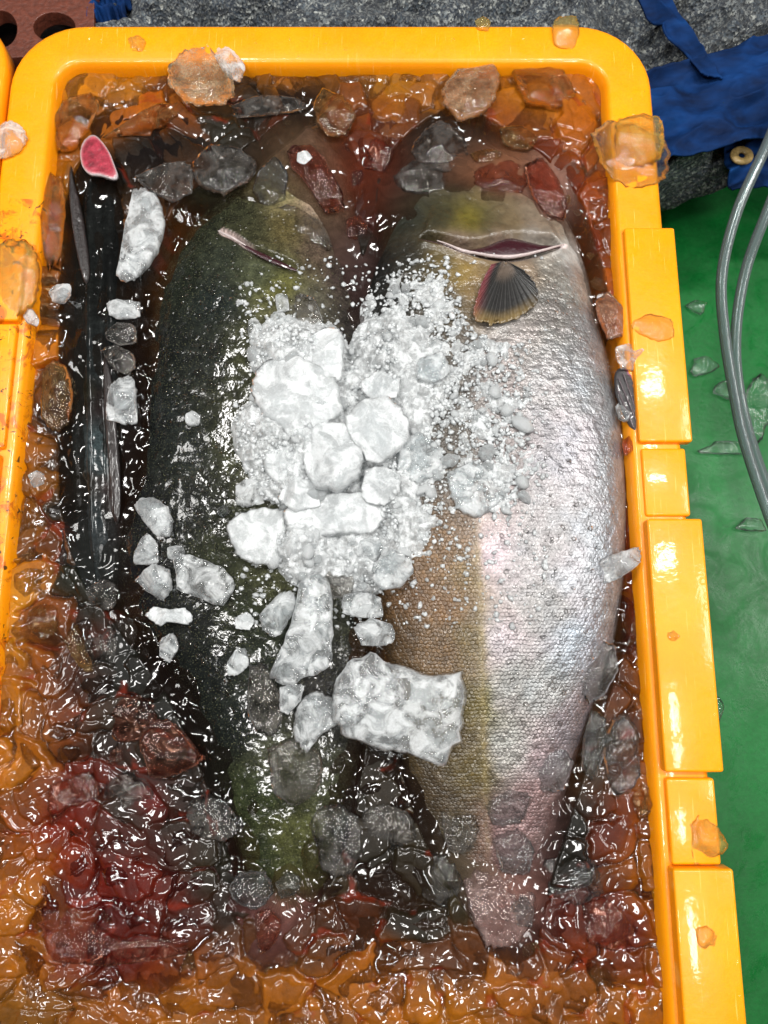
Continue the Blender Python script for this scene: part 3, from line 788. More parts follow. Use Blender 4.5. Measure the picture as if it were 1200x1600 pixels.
# ------------------------------------------------------------------ slush bed and water
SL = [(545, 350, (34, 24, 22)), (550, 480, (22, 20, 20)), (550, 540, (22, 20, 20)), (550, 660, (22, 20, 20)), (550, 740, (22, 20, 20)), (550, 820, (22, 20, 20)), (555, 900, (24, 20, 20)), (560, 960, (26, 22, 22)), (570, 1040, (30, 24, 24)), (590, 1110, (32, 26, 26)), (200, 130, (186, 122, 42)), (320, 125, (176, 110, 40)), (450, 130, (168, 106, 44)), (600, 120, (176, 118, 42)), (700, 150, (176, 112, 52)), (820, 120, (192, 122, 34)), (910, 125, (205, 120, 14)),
      (110, 140, (206, 132, 24)), (110, 190, (190, 122, 34)), (120, 225, (186, 110, 22)), (230, 185, (178, 100, 26)), (170, 185, (170, 100, 40)), (300, 195, (140, 78, 28)), (250, 165, (176, 100, 26)), (170, 270, (24, 24, 25)), (230, 230, (22, 22, 24)), (290, 215, (24, 24, 26)), (330, 190, (32, 28, 26)),
      (400, 165, (30, 30, 32)), (460, 165, (28, 28, 30)), (400, 205, (36, 32, 30)), (350, 215, (46, 40, 34)), (430, 200, (112, 54, 26)), (500, 205, (118, 56, 28)), (500, 165, (120, 76, 32)), (560, 170, (150, 86, 42)), (560, 220, (110, 52, 32)), (610, 190, (146, 84, 40)), (560, 280, (92, 40, 34)),
      (540, 330, (72, 40, 36)), (575, 340, (84, 32, 26)), (520, 270, (92, 52, 44)), (600, 260, (104, 44, 26)), (640, 215, (120, 62, 34)), (680, 215, (58, 48, 44)), (700, 250, (54, 46, 40)), (650, 270, (44, 38, 34)), (610, 310, (36, 30, 28)), (560, 390, (44, 34, 34)), (560, 440, (40, 34, 34)),
      (740, 205, (120, 76, 50)), (800, 205, (160, 88, 32)), (850, 165, (182, 112, 38)), (900, 200, (172, 98, 28)), (840, 240, (126, 58, 30)), (870, 290, (108, 50, 40)), (885, 330, (120, 62, 46)), (905, 300, (140, 62, 26)), (930, 250, (168, 92, 22)), (935, 330, (160, 82, 20)), (925, 390, (110, 44, 24)), (950, 400, (166, 88, 22)),
      (950, 470, (144, 74, 36)), (965, 440, (190, 104, 14)), (975, 560, (70, 36, 34)), (985, 660, (50, 26, 30)), (985, 720, (96, 30, 26)), (990, 800, (86, 26, 22)), (975, 880, (84, 34, 28)), (992, 930, (96, 50, 30)), (1008, 960, (166, 96, 22)), (970, 1000, (64, 34, 26)), (1000, 1050, (160, 94, 24)), (960, 1060, (84, 44, 30)),
      (1015, 1120, (172, 104, 24)), (980, 1130, (84, 46, 38)), (945, 1160, (64, 56, 54)), (930, 1210, (70, 60, 56)), (960, 1200, (92, 44, 26)), (985, 1200, (150, 84, 28)), (1015, 1230, (164, 98, 30)), (925, 1270, (34, 30, 32)), (900, 1280, (38, 36, 38)), (960, 1260, (120, 56, 26)), (990, 1320, (156, 88, 28)), (1020, 1350, (172, 104, 26)),
      (950, 1310, (110, 44, 30)), (880, 1340, (34, 30, 32)), (920, 1350, (36, 28, 30)), (860, 1380, (38, 32, 32)), (900, 1400, (80, 30, 26)), (950, 1400, (104, 34, 24)), (980, 1450, (112, 40, 24)), (880, 1430, (104, 40, 26)), (1000, 1400, (166, 100, 32)), (1025, 1450, (176, 104, 22)), (850, 1460, (100, 50, 34)), (900, 1490, (130, 58, 26)), (870, 1540, (150, 90, 40)),
      (950, 1540, (168, 102, 30)), (1020, 1570, (178, 108, 22)), (960, 1490, (134, 62, 26)), (760, 1540, (168, 102, 38)), (700, 1590, (188, 118, 30)), (620, 1560, (176, 106, 30)), (740, 1500, (112, 66, 44)), (690, 1490, (110, 68, 60)), (660, 1440, (44, 38, 34)), (620, 1430, (50, 36, 28)), (580, 1420, (74, 42, 30)), (600, 1470, (150, 86, 28)), (540, 1430, (94, 48, 28)),
      (540, 1480, (120, 68, 32)), (560, 1520, (168, 102, 32)), (500, 1540, (170, 104, 34)), (500, 1460, (82, 52, 44)), (440, 1450, (110, 66, 66)), (400, 1480, (124, 76, 56)), (400, 1540, (164, 100, 34)), (300, 1520, (160, 94, 32)), (300, 1590, (172, 106, 34)), (200, 1560, (162, 96, 38)), (100, 1560, (150, 96, 42)), (30, 1590, (140, 92, 44)),
      (30, 1500, (172, 106, 34)), (30, 1400, (184, 114, 36)), (60, 1350, (168, 94, 32)), (70, 1450, (166, 100, 46)), (110, 1490, (120, 48, 26)), (200, 1480, (112, 34, 22)), (250, 1470, (118, 38, 24)), (170, 1510, (104, 28, 22)), (280, 1490, (130, 66, 30)), (110, 1400, (104, 28, 20)), (150, 1370, (116, 30, 18)), (180, 1420, (92, 22, 20)), (230, 1370, (112, 34, 26)),
      (270, 1400, (96, 36, 34)), (300, 1430, (92, 42, 40)), (320, 1360, (56, 48, 44)), (350, 1430, (58, 40, 40)), (350, 1340, (42, 38, 36)), (280, 1290, (58, 42, 42)), (330, 1290, (50, 44, 42)), (260, 1330, (72, 32, 30)), (100, 1300, (142, 46, 18)), (60, 1240, (140, 78, 38)), (120, 1250, (134, 40, 18)), (150, 1220, (118, 40, 22)), (170, 1290, (92, 36, 32)), (200, 1260, (52, 44, 46)),
      (200, 1220, (42, 38, 38)), (230, 1240, (128, 26, 20)), (240, 1200, (58, 46, 44)), (280, 1230, (60, 38, 38)), (290, 1180, (52, 44, 44)), (200, 1130, (58, 44, 42)), (150, 1160, (60, 38, 36)), (110, 1130, (124, 62, 26)), (70, 1150, (150, 88, 34)), (30, 1200, (178, 112, 36)), (20, 1100, (186, 118, 30)), (60, 1060, (158, 90, 34)), (20, 1000, (208, 138, 28)),
      (110, 1060, (78, 38, 34)), (130, 1000, (92, 40, 26)), (100, 1000, (110, 62, 36)), (72, 970, (146, 82, 44)), (160, 1030, (42, 36, 38)), (150, 960, (36, 38, 36)), (200, 1050, (30, 30, 34)), (250, 1100, (36, 34, 38)), (200, 1000, (30, 29, 32)), (300, 1120, (38, 36, 36)), (110, 900, (34, 36, 34)), (170, 920, (44, 50, 50)), (20, 920, (206, 140, 24)), (45, 880, (182, 112, 34)),
      (75, 850, (112, 62, 28)), (85, 800, (36, 34, 32)), (50, 810, (170, 108, 32)), (60, 760, (152, 96, 40)), (85, 720, (64, 42, 38)), (60, 700, (176, 108, 24)), (90, 640, (66, 38, 28)), (90, 590, (104, 52, 24)), (62, 600, (190, 112, 16)), (60, 540, (196, 120, 16)), (85, 480, (130, 80, 36)), (90, 400, (158, 92, 22)), (82, 350, (200, 130, 30)), (80, 300, (206, 130, 20)), (100, 320, (60, 48, 36)),
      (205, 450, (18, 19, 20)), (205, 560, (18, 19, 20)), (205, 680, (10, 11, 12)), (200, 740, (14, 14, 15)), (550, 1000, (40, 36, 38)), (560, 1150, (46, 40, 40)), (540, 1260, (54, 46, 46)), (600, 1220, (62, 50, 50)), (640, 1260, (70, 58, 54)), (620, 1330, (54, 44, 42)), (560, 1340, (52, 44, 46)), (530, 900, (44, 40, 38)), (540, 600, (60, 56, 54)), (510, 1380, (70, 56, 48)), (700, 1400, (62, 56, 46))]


def clamp_round(x, y, x0, x1, y0, y1, r):
    cx = np.clip(x, x0 + r, x1 - r); cyy = np.clip(y, y0 + r, y1 - r)
    dx = x - cx; dy = y - cyy; d = np.hypot(dx, dy); m = (np.abs(dx) > 0) & (np.abs(dy) > 0) & (d > r)
    s = np.where(m, r / np.maximum(d, 1e-9), 1)
    return cx + dx * s, cyy + dy * s


def interior_grid(step, grow=0.0012):
    x0, x1, y0, y1 = XL - grow, XR + grow, YB - grow, YT + grow
    nx = int((x1 - x0) / step); ny = int((y1 - y0) / step)
    X, Y = np.meshgrid(np.linspace(x0, x1, nx), np.linspace(y1, y0, ny))
    return clamp_round(X, Y, x0, x1, y0, y1, 0.021)


X, Y = interior_grid(1.9 * U)
px, py = plan(X, Y)
wx = px + 70 * (fbm(px / 95, py / 95, 41) - 0.5) + 7 * (fbm(px / 30, py / 30, 43, 2) - 0.5)
wy = py + 70 * (fbm(px / 95, py / 95, 42) - 0.5) + 7 * (fbm(px / 30, py / 30, 44, 2) - 0.5)
s1 = 74.0; f1, f2, c1x, c1y, r1 = worley(wx / s1 + 31.7, wy / s1 * 1.2 + 17.3, 57)
s2 = 34.0; g1, g2, c2x, c2y, r2 = worley(wx / s2 * 1.2 + 9.1, wy / s2, 13)
s3 = 54.0; k1, k2, c3x, c3y, r3 = worley(wx / s3 + 4.1, wy / s3 * 0.8, 23)
c1x = c1x - 31.7; c1y = (c1y - 17.3) / 1.2
ed1 = sstep(0.0, 0.16, f2 - f1); ed2 = sstep(0.0, 0.22, g2 - g1); ed3 = sstep(0.0, 0.2, k2 - k1)
def plate(cx_, cy_, ux, uy, sd):
    tx = (hashf(cx_ * 97, cy_ * 89, sd) - 0.5); ty = (hashf(cx_ * 97, cy_ * 89, sd + 1) - 0.5)
    return tx * (ux - cx_) + ty * (uy - cy_)
hA = 0.0036 * ed1 * (0.3 + r1) + 0.0110 * plate(c1x, c1y, wx / s1, wy / s1, 5) - 0.0030 * f1 ** 2
hB = 0.0026 * ed3 * (0.2 + 1.2 * r3) + 0.0100 * plate(c3x, c3y / 0.8, wx / s3 + 4.1, wy / s3, 7) - 0.0040 * k1 ** 2 - 0.0006
hC = 0.0016 * ed2 * (0.3 + r2) - 0.0030 * g1 ** 2
h = np.maximum(hA, hB) + 0.32 * hC + 0.0003 * (fbm(px / 11, py / 11, 51, 2) - 0.5)
useB = hB > hA
zs = -0.0128 + h
# hollow where the fish lie
for f in FISH:
    cxx, hw, zt, th = fprof(f, py)
    S = FISH[f]
    ins = sstep(1.03, 0.90, np.abs(px - cxx) / hw) * sstep(S[0][0] - 10, S[0][0] + 25, py) * sstep(S[-1][0] + 8, S[-1][0] - 20, py)
    zs = zs - 0.05 * ins
ch = sstep(14, 6, np.abs(px - 206)) * sstep(400, 440, py) * sstep(800, 740, py)
zs = zs - 0.015 * ch
ca = rbf(SL, px + 0.3 * (wx - px), py + 0.3 * (wy - py), 18); off = 0.75
cpx = np.where(useB, (c3x - 4.1) * s3, c1x * s1); cpy = np.where(useB, c3y * s3 / 0.8, c1y * s1)
cb = rbf(SL, px + off * (cpx - wx), py + off * (cpy - wy), 18)
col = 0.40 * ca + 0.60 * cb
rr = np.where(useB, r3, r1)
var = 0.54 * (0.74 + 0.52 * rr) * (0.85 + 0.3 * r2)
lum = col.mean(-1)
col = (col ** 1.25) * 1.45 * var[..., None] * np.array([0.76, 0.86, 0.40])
# rusty streaks of blood between the lumps
bl = sstep(0.58, 0.70, fbm(px / 40, py / 26, 61)) * sstep(0.20, 0.03, f2 - f1) * 0.5
col = col * (1 - bl[..., None]) + np.array(lin((120, 32, 12))) * bl[..., None]
V = np.stack([X, Y, zs], -1)
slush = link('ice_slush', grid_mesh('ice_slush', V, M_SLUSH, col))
tagged(slush, 'orange, brown and blood-red lumpy ice slush filling the crate around the fish', 'ice slush', kind='stuff')

X, Y = interior_grid(2.6 * U, 0.001)
px, py = plan(X, Y)
MK = [(470, 250, 60, 55, (96, 76, 58), .45), (490, 330, 50, 50, (84, 70, 54), .40), (520, 390, 45, 45, (80, 62, 56), .5), (320, 290, 50, 30, (40, 42, 30), .35), (350, 230, 55, 25, (50, 44, 38), .5),
      (690, 235, 60, 40, (56, 46, 40), .70), (780, 262, 75, 34, (120, 80, 58), .70), (860, 285, 40, 50, (140, 104, 92), .75), (630, 300, 45, 40, (40, 36, 32), .6), (690, 320, 60, 22, (60, 52, 36), .3), (560, 430, 30, 60, (60, 46, 46), .55),
      (790, 1290, 60, 60, (158, 124, 120), .45), (800, 1400, 55, 60, (136, 100, 92), .50), (740, 1340, 45, 70, (92, 84, 66), .4), (690, 1290, 60, 80, (36, 28, 22), .40), (590, 1290, 75, 90, (24, 17, 16), .45), (440, 1330, 40, 80, (84, 84, 50), .35), (430, 1440, 60, 50, (118, 76, 74), .55),
      (350, 1200, 60, 90, (20, 23, 20), .35), (230, 1120, 90, 90, (20, 18, 18), .40), (150, 1400, 80, 60, (96, 10, 4), .16), (240, 1400, 100, 60, (70, 10, 8), .16), (160, 1500, 110, 24, (86, 10, 4), .16), (290, 1330, 70, 60, (40, 22, 20), .35), (930, 1420, 80, 60, (80, 16, 8), .32), (900, 1340, 60, 40, (22, 14, 14), .4),
      (205, 640, 22, 170, (12, 12, 13), .75), (130, 560, 45, 330, (30, 32, 30), .30), (130, 880, 50, 60, (42, 48, 48), .35), (230, 220, 110, 45, (24, 24, 26), .45), (430, 165, 90, 22, (34, 30, 28), .4),
      (560, 260, 60, 70, (102, 44, 28), .35), (990, 820, 14, 160, (98, 26, 22), .5), 
      (550, 1460, 110, 50, (70, 44, 30), .25)]
acc = np.zeros(px.shape + (3,)); ws = np.full(px.shape, 0.02); al = np.full(px.shape, 1 - 0.05)
acc += np.array(lin((150, 96, 44))) * 0.02
for (x, y, rx, ry, c, a) in MK:
    w = np.exp(-(((px - x) / rx) ** 2 + ((py - y) / ry) ** 2) ** 1.2)
    acc += w[..., None] * np.array(lin(c)); ws += w; al *= (1 - a * w)
mc = acc / ws[..., None]; al = 1 - al
g1, g2, qx, qy, r2 = worley((px + 18 * fbm(px / 30, py / 30, 71)) / 30, (py + 18 * fbm(px / 30, py / 30, 72)) / 30, 23)
vx = px + 70 * (fbm(px / 95, py / 95, 41) - 0.5) + 8 * (fbm(px / 30, py / 30, 43, 2) - 0.5)
vy = py + 70 * (fbm(px / 95, py / 95, 42) - 0.5) + 8 * (fbm(px / 30, py / 30, 44, 2) - 0.5)
f1, f2, a_, b_, r1 = worley(vx / 74.0 + 31.7, vy / 74.0 * 1.2 + 17.3, 57)
calm = sstep(0.20, 0.55, al)
zw = Z_W - 0.0006 + (1 - 0.7 * calm) * (0.0042 * sstep(0, 0.7, f2 - f1) * (0.3 + 0.8 * r1) - 0.0016) + 0.0024 * (fbm(px / 38, py / 38, 81, 1) - 0.5) + 0.0010 * sstep(0, 0.7, g2 - g1) * r2
water = link('meltwater', grid_mesh('meltwater', np.stack([X, Y, zw], -1), M_WATER, mc, {'murk': al}))
tagged(water, 'thin rippled film of blood-stained meltwater over the slush', 'water', kind='structure')

# ------------------------------------------------------------------ ice pieces
def chunk(outline, z0, th, mat, label, name='ice_chunk', cat='ice chunk', group=None, seed=0, na=56, nr=12, planes=5, rough=0.0007, base=None, tilt=0.0):
    rng = np.random.default_rng(seed + 100)
    E = spline(outline, na, True)
    oo = np.array(outline, float); tt_ = np.arange(na) * len(oo) / na; ii = tt_.astype(int); ff = (tt_ - ii)[:, None]
    E = 0.4 * E + 0.6 * (oo[ii % len(oo)] * (1 - ff) + oo[(ii + 1) % len(oo)] * ff)
    c = E.mean(0); size = np.sqrt(((E - c) ** 2).sum(1).mean())
    jag = (vnoise(np.arange(na) * 0.9, np.zeros(na), seed) - 0.5) * size * 0.11
    E = c + (E - c) * (1 + jag / size)[:, None]
    if base is None: base = 0.45
    cw = P(c[0], c[1], z0)
    pl = [(rng.normal(0, 0.55, 2), rng.uniform(0.6, 1.0)) for _ in range(planes + 2)]
    rings = []
    for side in (1, -1):
        rr = (np.linspace(0, 1, nr + 1)[1:] if side == 1 else np.linspace(1, 0, nr // 2 + 1)[1:-1])
        for r in rr:
            r2 = r if side == 1 else r
            q = c + (E - c) * r2
            d = (q - c) / size
            dome = (1 - r2 ** 3.0) ** 0.6 if r2 < 1 else 0.0
            z = np.full(na, dome)
            if side == 1:
                for (g, k) in pl:
                    z = np.minimum(z, k + d[:, 0] * g[0] + d[:, 1] * g[1])
                z = np.maximum(z, 0.02 * (1 - r2))
            zz = z0 + th * z * (1 if side == 1 else -base)
            w = PA(q[:, 0], q[:, 1], z0)
            nzz = rough * 2 * (fbm(q[:, 0] / 9 + seed, q[:, 1] / 9, seed, 3) - 0.5) * (1 if side == 1 else 0.3)
            w[:, 2] = zz + nzz + tilt * (w[:, 1] - cw[1])
            rings.append(w)
    V = np.array(rings); n = len(rings)
    verts = list(V.reshape(-1, 3)); faces = []
    for i in range(n - 1):
        for j in range(na):
            k = (j + 1) % na
            faces.append((i * na + j, i * na + k, (i + 1) * na + k, (i + 1) * na + j))
    ztop = min([1.0] + [k for g, k in pl])
    verts.append(np.array([cw[0], cw[1], z0 + th * ztop])); verts.append(np.array([cw[0], cw[1], z0 - th * base]))
    t0 = len(verts) - 2
    for j in range(na):
        k = (j + 1) % na
        faces.append((t0, k, j)); faces.append((t0 + 1, (n - 1) * na + j, (n - 1) * na + k))
    verts = [v - cw for v in verts]
    me = py_mesh(name, verts, faces, mat)
    o = link(name, me); o.location = cw
    tagged(o, label, cat, group)
    return o


def tz(outline):
    a = np.array(outline, float); c = a.mean(0)
    return float(topz(np.array([c[0]]), np.array([c[1]]))[0])


G_H = 'large ice chunks heaped between the fish'
HEAP_ICE = [
    ([(392, 600), (405, 572), (430, 560), (470, 555), (505, 575), (530, 600), (535, 640), (510, 665), (480, 680), (455, 685), (440, 675), (410, 650), (395, 625)], 16, 12, M_WHITE, 'big rounded white ice chunk at the upper left of the ice heap'),
    ([(460, 545), (480, 528), (505, 512), (530, 512), (538, 535), (537, 570), (530, 600), (505, 592), (470, 568)], 13, 9, M_WHITE, 'whitish ice chunk forming the top point of the ice heap'),
    ([(540, 650), (570, 622), (610, 620), (635, 650), (640, 690), (600, 725), (575, 720), (560, 700), (545, 680)], 17, 11, M_WHITE, 'smooth five-sided white ice chunk right of the centre of the heap'),
    ([(478, 675), (500, 660), (540, 660), (560, 690), (570, 720), (560, 750), (530, 770), (490, 760), (475, 720)], 16, 12, M_WHITE, 'blocky white ice chunk in the very middle of the heap'),
    ([(353, 820), (372, 803), (415, 792), (445, 800), (450, 850), (440, 878), (400, 883), (368, 868)], 7, 8, M_WHITE, 'flat pale ice slab at the lower left foot of the heap'),
    ([(445, 795), (520, 770), (600, 770), (612, 800), (580, 832), (520, 836), (450, 842)], 11, 10, M_WHITE, 'long white ice slab closing the bottom of the heap'),
    ([(570, 735), (600, 728), (625, 740), (625, 770), (600, 790), (565, 780)], 15, 9, M_WHITE, 'squarish white ice chunk near the lower right of the heap centre'),
    ([(625, 690), (655, 675), (690, 700), (692, 735), (650, 755), (622, 735)], 12, 7, M_FROST, 'greyer half-clear ice chunk right of the heap centre'),
    ([(700, 740), (740, 720), (785, 740), (790, 775), (750, 810), (712, 795)], 12, 4, M_FROST, 'thin clear ice slab lying on the golden side of the silver fish'),
    ([(655, 560), (690, 550), (705, 580), (680, 600), (650, 590)], 14, 5, M_FROST, 'small frosted slab in the crushed ice right of the top chunk'),
    ([(420, 700), (450, 690), (475, 715), (470, 750), (430, 755), (410, 730)], 10, 9, M_WHITE, 'white ice chunk left of the heap middle'),
    ([(450, 750), (490, 750), (500, 790), (460, 800), (435, 780)], 12, 9, M_WHITE, 'white ice chunk above the pale slab in the lower heap'),
    ([(560, 600), (590, 580), (625, 590), (620, 620), (580, 625)], 15, 8, M_WHITE, 'short white ice chunk above the five-sided chunk'),
    ([(368, 760), (385, 748), (412, 752), (412, 785), (385, 793), (368, 788)], 4, 7, M_FROST, 'small square clear ice chunk left of the heap above the flat slab'),
    ([(378, 720), (386, 708), (400, 715), (400, 738), (385, 742)], 4, 5, M_CLEAR, 'tiny oval clear ice piece on the left edge of the heap'),
    ([(388, 500), (400, 496), (412, 515), (405, 530), (388, 526)], 4, 5, M_FROST, 'small upright ice piece above the left end of the heap'),
    ([(422, 492), (440, 486), (456, 505), (455, 530), (425, 533)], 4, 5, M_FROST, 'pale squarish ice piece just above the heap beside the yellow stain'),
    ([(430, 462), (448, 460), (452, 485), (434, 488)], 4, 5, M_FROST, 'small yellowish ice piece beneath the gill of the dark fish'),
    ([(462, 460), (490, 465), (505, 500), (485, 525), (462, 500)], 2, 5, M_GREY, 'grey wet ice piece between the dark fish and the top of the heap'),
    ([(583, 880), (610, 858), (643, 872), (645, 895), (625, 918), (595, 922), (582, 903)], 9, 9, M_FROST, 'rounded cloudy ice chunk below the heap on the brown back'),
    ([(535, 930), (570, 925), (595, 935), (598, 965), (560, 965), (535, 958)], 4, 8, M_FROST, 'cloudy cube-like ice chunk between the fish below the heap'),
    ([(553, 980), (580, 965), (612, 975), (618, 1000), (600, 1010), (565, 1008)], 5, 8, M_FROST, 'knobbly ice chunk resting at the edge of the brown scales'),
    ([(505, 895), (530, 875), (555, 893), (550, 930), (520, 935)], 1, 7, M_GREY, 'dark glassy ice chunk in the gap just below the heap'),
    ([(560, 845), (590, 838), (600, 860), (580, 880), (558, 872)], 8, 7, M_FROST, 'small frosted ice chunk directly under the bottom slab of the heap'),
    ([(470, 905), (490, 890), (508, 900), (520, 940), (521, 1000), (515, 1040), (490, 1055), (455, 1070), (430, 1065), (422, 1050), (440, 1010), (455, 970)], 4, 12, M_FROST, 'tall tapering clear ice chunk standing in the gap between the fish'),
    ([(405, 960), (440, 925), (460, 925), (462, 950), (440, 990), (425, 996), (410, 982)], 5, 9, M_FROST, 'oval cloudy ice chunk leaning on the tall clear one'),
    ([(390, 1040), (415, 1036), (425, 1060), (440, 1090), (440, 1130), (425, 1150), (400, 1140), (385, 1110)], -1, 6, M_GREY, 'thin curved clear ice slab on the green back below the tall chunk'),
    ([(520, 1080), (540, 1040), (575, 1018), (620, 1040), (680, 1055), (725, 1050), (728, 1100), (718, 1160), (695, 1200), (640, 1180), (590, 1170), (540, 1150), (515, 1110)], 8, 9, M_FROST, 'largest rough ice slab with white frost in the middle, below the brown scales'),
    ([(478, 1085), (500, 1080), (530, 1100), (530, 1130), (500, 1150), (480, 1175), (458, 1150), (462, 1110)], 1, 9, M_FROST, 'lumpy ice chunk touching the left end of the largest slab'),
    ([(437, 1075), (455, 1068), (475, 1072), (470, 1095), (450, 1116), (437, 1110)], 3, 8, M_FROST, 'small drop-shaped ice chunk at the foot of the tall clear one'),
    ([(418, 1170), (470, 1150), (505, 1180), (500, 1230), (462, 1262), (430, 1240)], -4, 7, M_GREY, 'grey sunken ice slab on the tail half of the dark fish'),
]
G_S = 'ice chunks lying on the dark fish'
SIDE_ICE = [
    ([(210, 790), (222, 778), (240, 776), (262, 792), (271, 815), (265, 838), (245, 838), (225, 815)], 4, 10, M_FROST, 'smooth white ice chunk topmost of the cluster on the dark fish'),
    ([(208, 882), (218, 845), (230, 832), (246, 850), (247, 880)], 1, 8, M_FROST, 'triangular ice chunk at the left of the cluster on the dark fish'),
    ([(211, 905), (240, 880), (265, 890), (270, 920), (255, 938), (230, 925)], 1, 9, M_FROST, 'grey-white ice chunk low in the cluster on the dark fish'),
    ([(271, 870), (290, 865), (345, 885), (368, 915), (350, 945), (330, 943), (300, 930), (277, 920)], 3, 10, M_FROST, 'largest wedge-shaped ice chunk at the right of the cluster on the dark fish'),
    ([(228, 962), (240, 948), (265, 952), (290, 950), (302, 965), (295, 976), (262, 972), (250, 979)], 0, 7, M_WHITE, 'ragged white ice piece at the bottom of the cluster on the dark fish'),
    ([(250, 1000), (270, 988), (280, 1010), (265, 1035), (250, 1025)], -1, 6, M_FROST, 'small ice piece alone below the cluster on the dark fish'),
    ([(262, 855), (285, 852), (290, 868), (275, 876), (262, 872)], 1, 5, M_FROST, 'tiny ice piece in the middle of the cluster on the dark fish'),
    ([(368, 965), (385, 956), (398, 968), (390, 984), (368, 982)], 3, 5, M_WHITE, 'small white ice piece on the green back left of the oval chunk'),
    ([(355, 1035), (370, 1012), (385, 1015), (388, 1040), (370, 1056), (356, 1055)], 0, 4, M_FROST, 'crumbled ice pieces on the green back above the thin curved slab'),
    ([(290, 648), (300, 641), (313, 650), (311, 664), (298, 667), (290, 660)], 4, 5, M_FROST, 'single pebble of ice alone on the middle of the dark back'),
    ([(340, 795), (350, 788), (358, 797), (350, 808), (341, 805)], 4, 4, M_CLEAR, 'tiny clear ice drop on the dark back left of the flat slab'),
    ([(215, 1150), (240, 1122), (270, 1128), (318, 1180), (310, 1197), (290, 1205), (270, 1215), (235, 1215), (222, 1180)], -6, 9, M_BLOODICE, 'blood-tinged ice chunk with a pale pink corner lying left of the tail'),
    ([(170, 1115), (200, 1085), (240, 1092), (245, 1125), (215, 1158), (180, 1160)], -10, 7, M_BLOODICE, 'dark reddish ice chunk sunk beside the pink-cornered one'),
    ([(357, 1385), (375, 1362), (415, 1362), (428, 1395), (405, 1420), (370, 1412)], -7, 9, M_CLEAR, 'clear round ice lump at the tail of the dark fish'),
    ([(430, 1380), (450, 1362), (470, 1372), (465, 1395), (440, 1405)], -8, 6, M_CLEAR, 'small clear ice lump right of the round one at the tail'),
    ([(290, 1260), (320, 1240), (350, 1250), (380, 1290), (350, 1315), (300, 1300)], -10, 6, M_GREY, 'dark flat ice chunk sunk left of the green tail'),
    ([(165, 1230), (190, 1205), (230, 1215), (245, 1260), (225, 1310), (185, 1310), (160, 1270)], -12, 6, M_GREY, 'large dark submerged ice chunk ringed by a red streak'),
    ([(485, 1290), (500, 1262), (530, 1255), (560, 1280), (568, 1330), (545, 1372), (505, 1360)], -9, 7, M_GREY, 'big dark submerged ice chunk between the two tails'),
    ([(565, 1270), (600, 1255), (640, 1270), (650, 1310), (610, 1330), (575, 1315)], -9, 6, M_GREY, 'dark submerged ice chunk left of the brown tail'),
    ([(130, 925), (160, 905), (185, 915), (178, 950), (150, 955), (132, 945)], -10, 6, M_GREY, 'dark wet ice lump at the pointed end of the sunken fish'),
    ([(130, 1010), (165, 970), (185, 1000), (180, 1040), (150, 1050)], -11, 6, M_GREY, 'black pyramid-shaped ice lump below the sunken fish'),
]
G_C = 'ice pieces in the dark channel left of the green fish'
CH_ICE = [
    ([(182, 430), (190, 380), (200, 330), (208, 298), (225, 293), (250, 310), (258, 350), (250, 390), (225, 425), (205, 442)], -3, 9, M_FROST, 'long frosted ice chunk standing between sunken fish and green fish'),
    ([(167, 475), (185, 468), (218, 472), (218, 495), (190, 500), (170, 492)], -5, 7, M_FROST, 'uppermost small block of ice in the black channel'),
    ([(165, 518), (185, 503), (212, 508), (213, 535), (190, 540), (168, 532)], -6, 6, M_GREY, 'second small block of ice in the black channel'),
    ([(158, 548), (180, 538), (208, 552), (212, 575), (195, 586), (170, 570)], -7, 6, M_GREY, 'dark glassy third block of ice in the black channel'),
    ([(166, 630), (172, 605), (185, 590), (206, 588), (214, 610), (214, 662), (190, 662), (167, 655)], -4, 8, M_FROST, 'lowest and whitest block of ice in the black channel'),
    ([(210, 275), (240, 262), (290, 252), (304, 270), (300, 300), (270, 318), (225, 292)], -5, 8, M_GREY, 'blue-grey ice chunk above the long frosted one'),
    ([(300, 255), (330, 225), (370, 230), (400, 250), (395, 280), (350, 305), (310, 290)], -7, 7, M_GREY, 'dark rough ice chunk over the head of the green fish'),
    ([(76, 455), (90, 443), (110, 445), (112, 460), (100, 475), (82, 472)], 0, 7, M_FROST, 'small clean ice pebble left of the sunken fish'),
    ([(44, 742), (58, 735), (69, 742), (68, 756), (52, 762)], 2, 6, M_FROST, 'small clean ice pebble by the left rim'),
    ([(45, 955), (70, 940), (92, 950), (90, 985), (65, 1000), (45, 985)], -8, 8, M_AMBER, 'brownish ice lump by the left edge below the sunken fish'),
    ([(65, 580), (85, 562), (105, 575), (115, 610), (108, 660), (85, 675), (65, 650)], -9, 7, M_AMBER, 'long amber ice lump between left rim and sunken fish'),
    ([(64, 345), (68, 300), (80, 268), (98, 285), (103, 330), (95, 400), (75, 425)], -6, 8, M_AMBER, 'twisted amber ice lump with black flecks in the far left corner'),
]
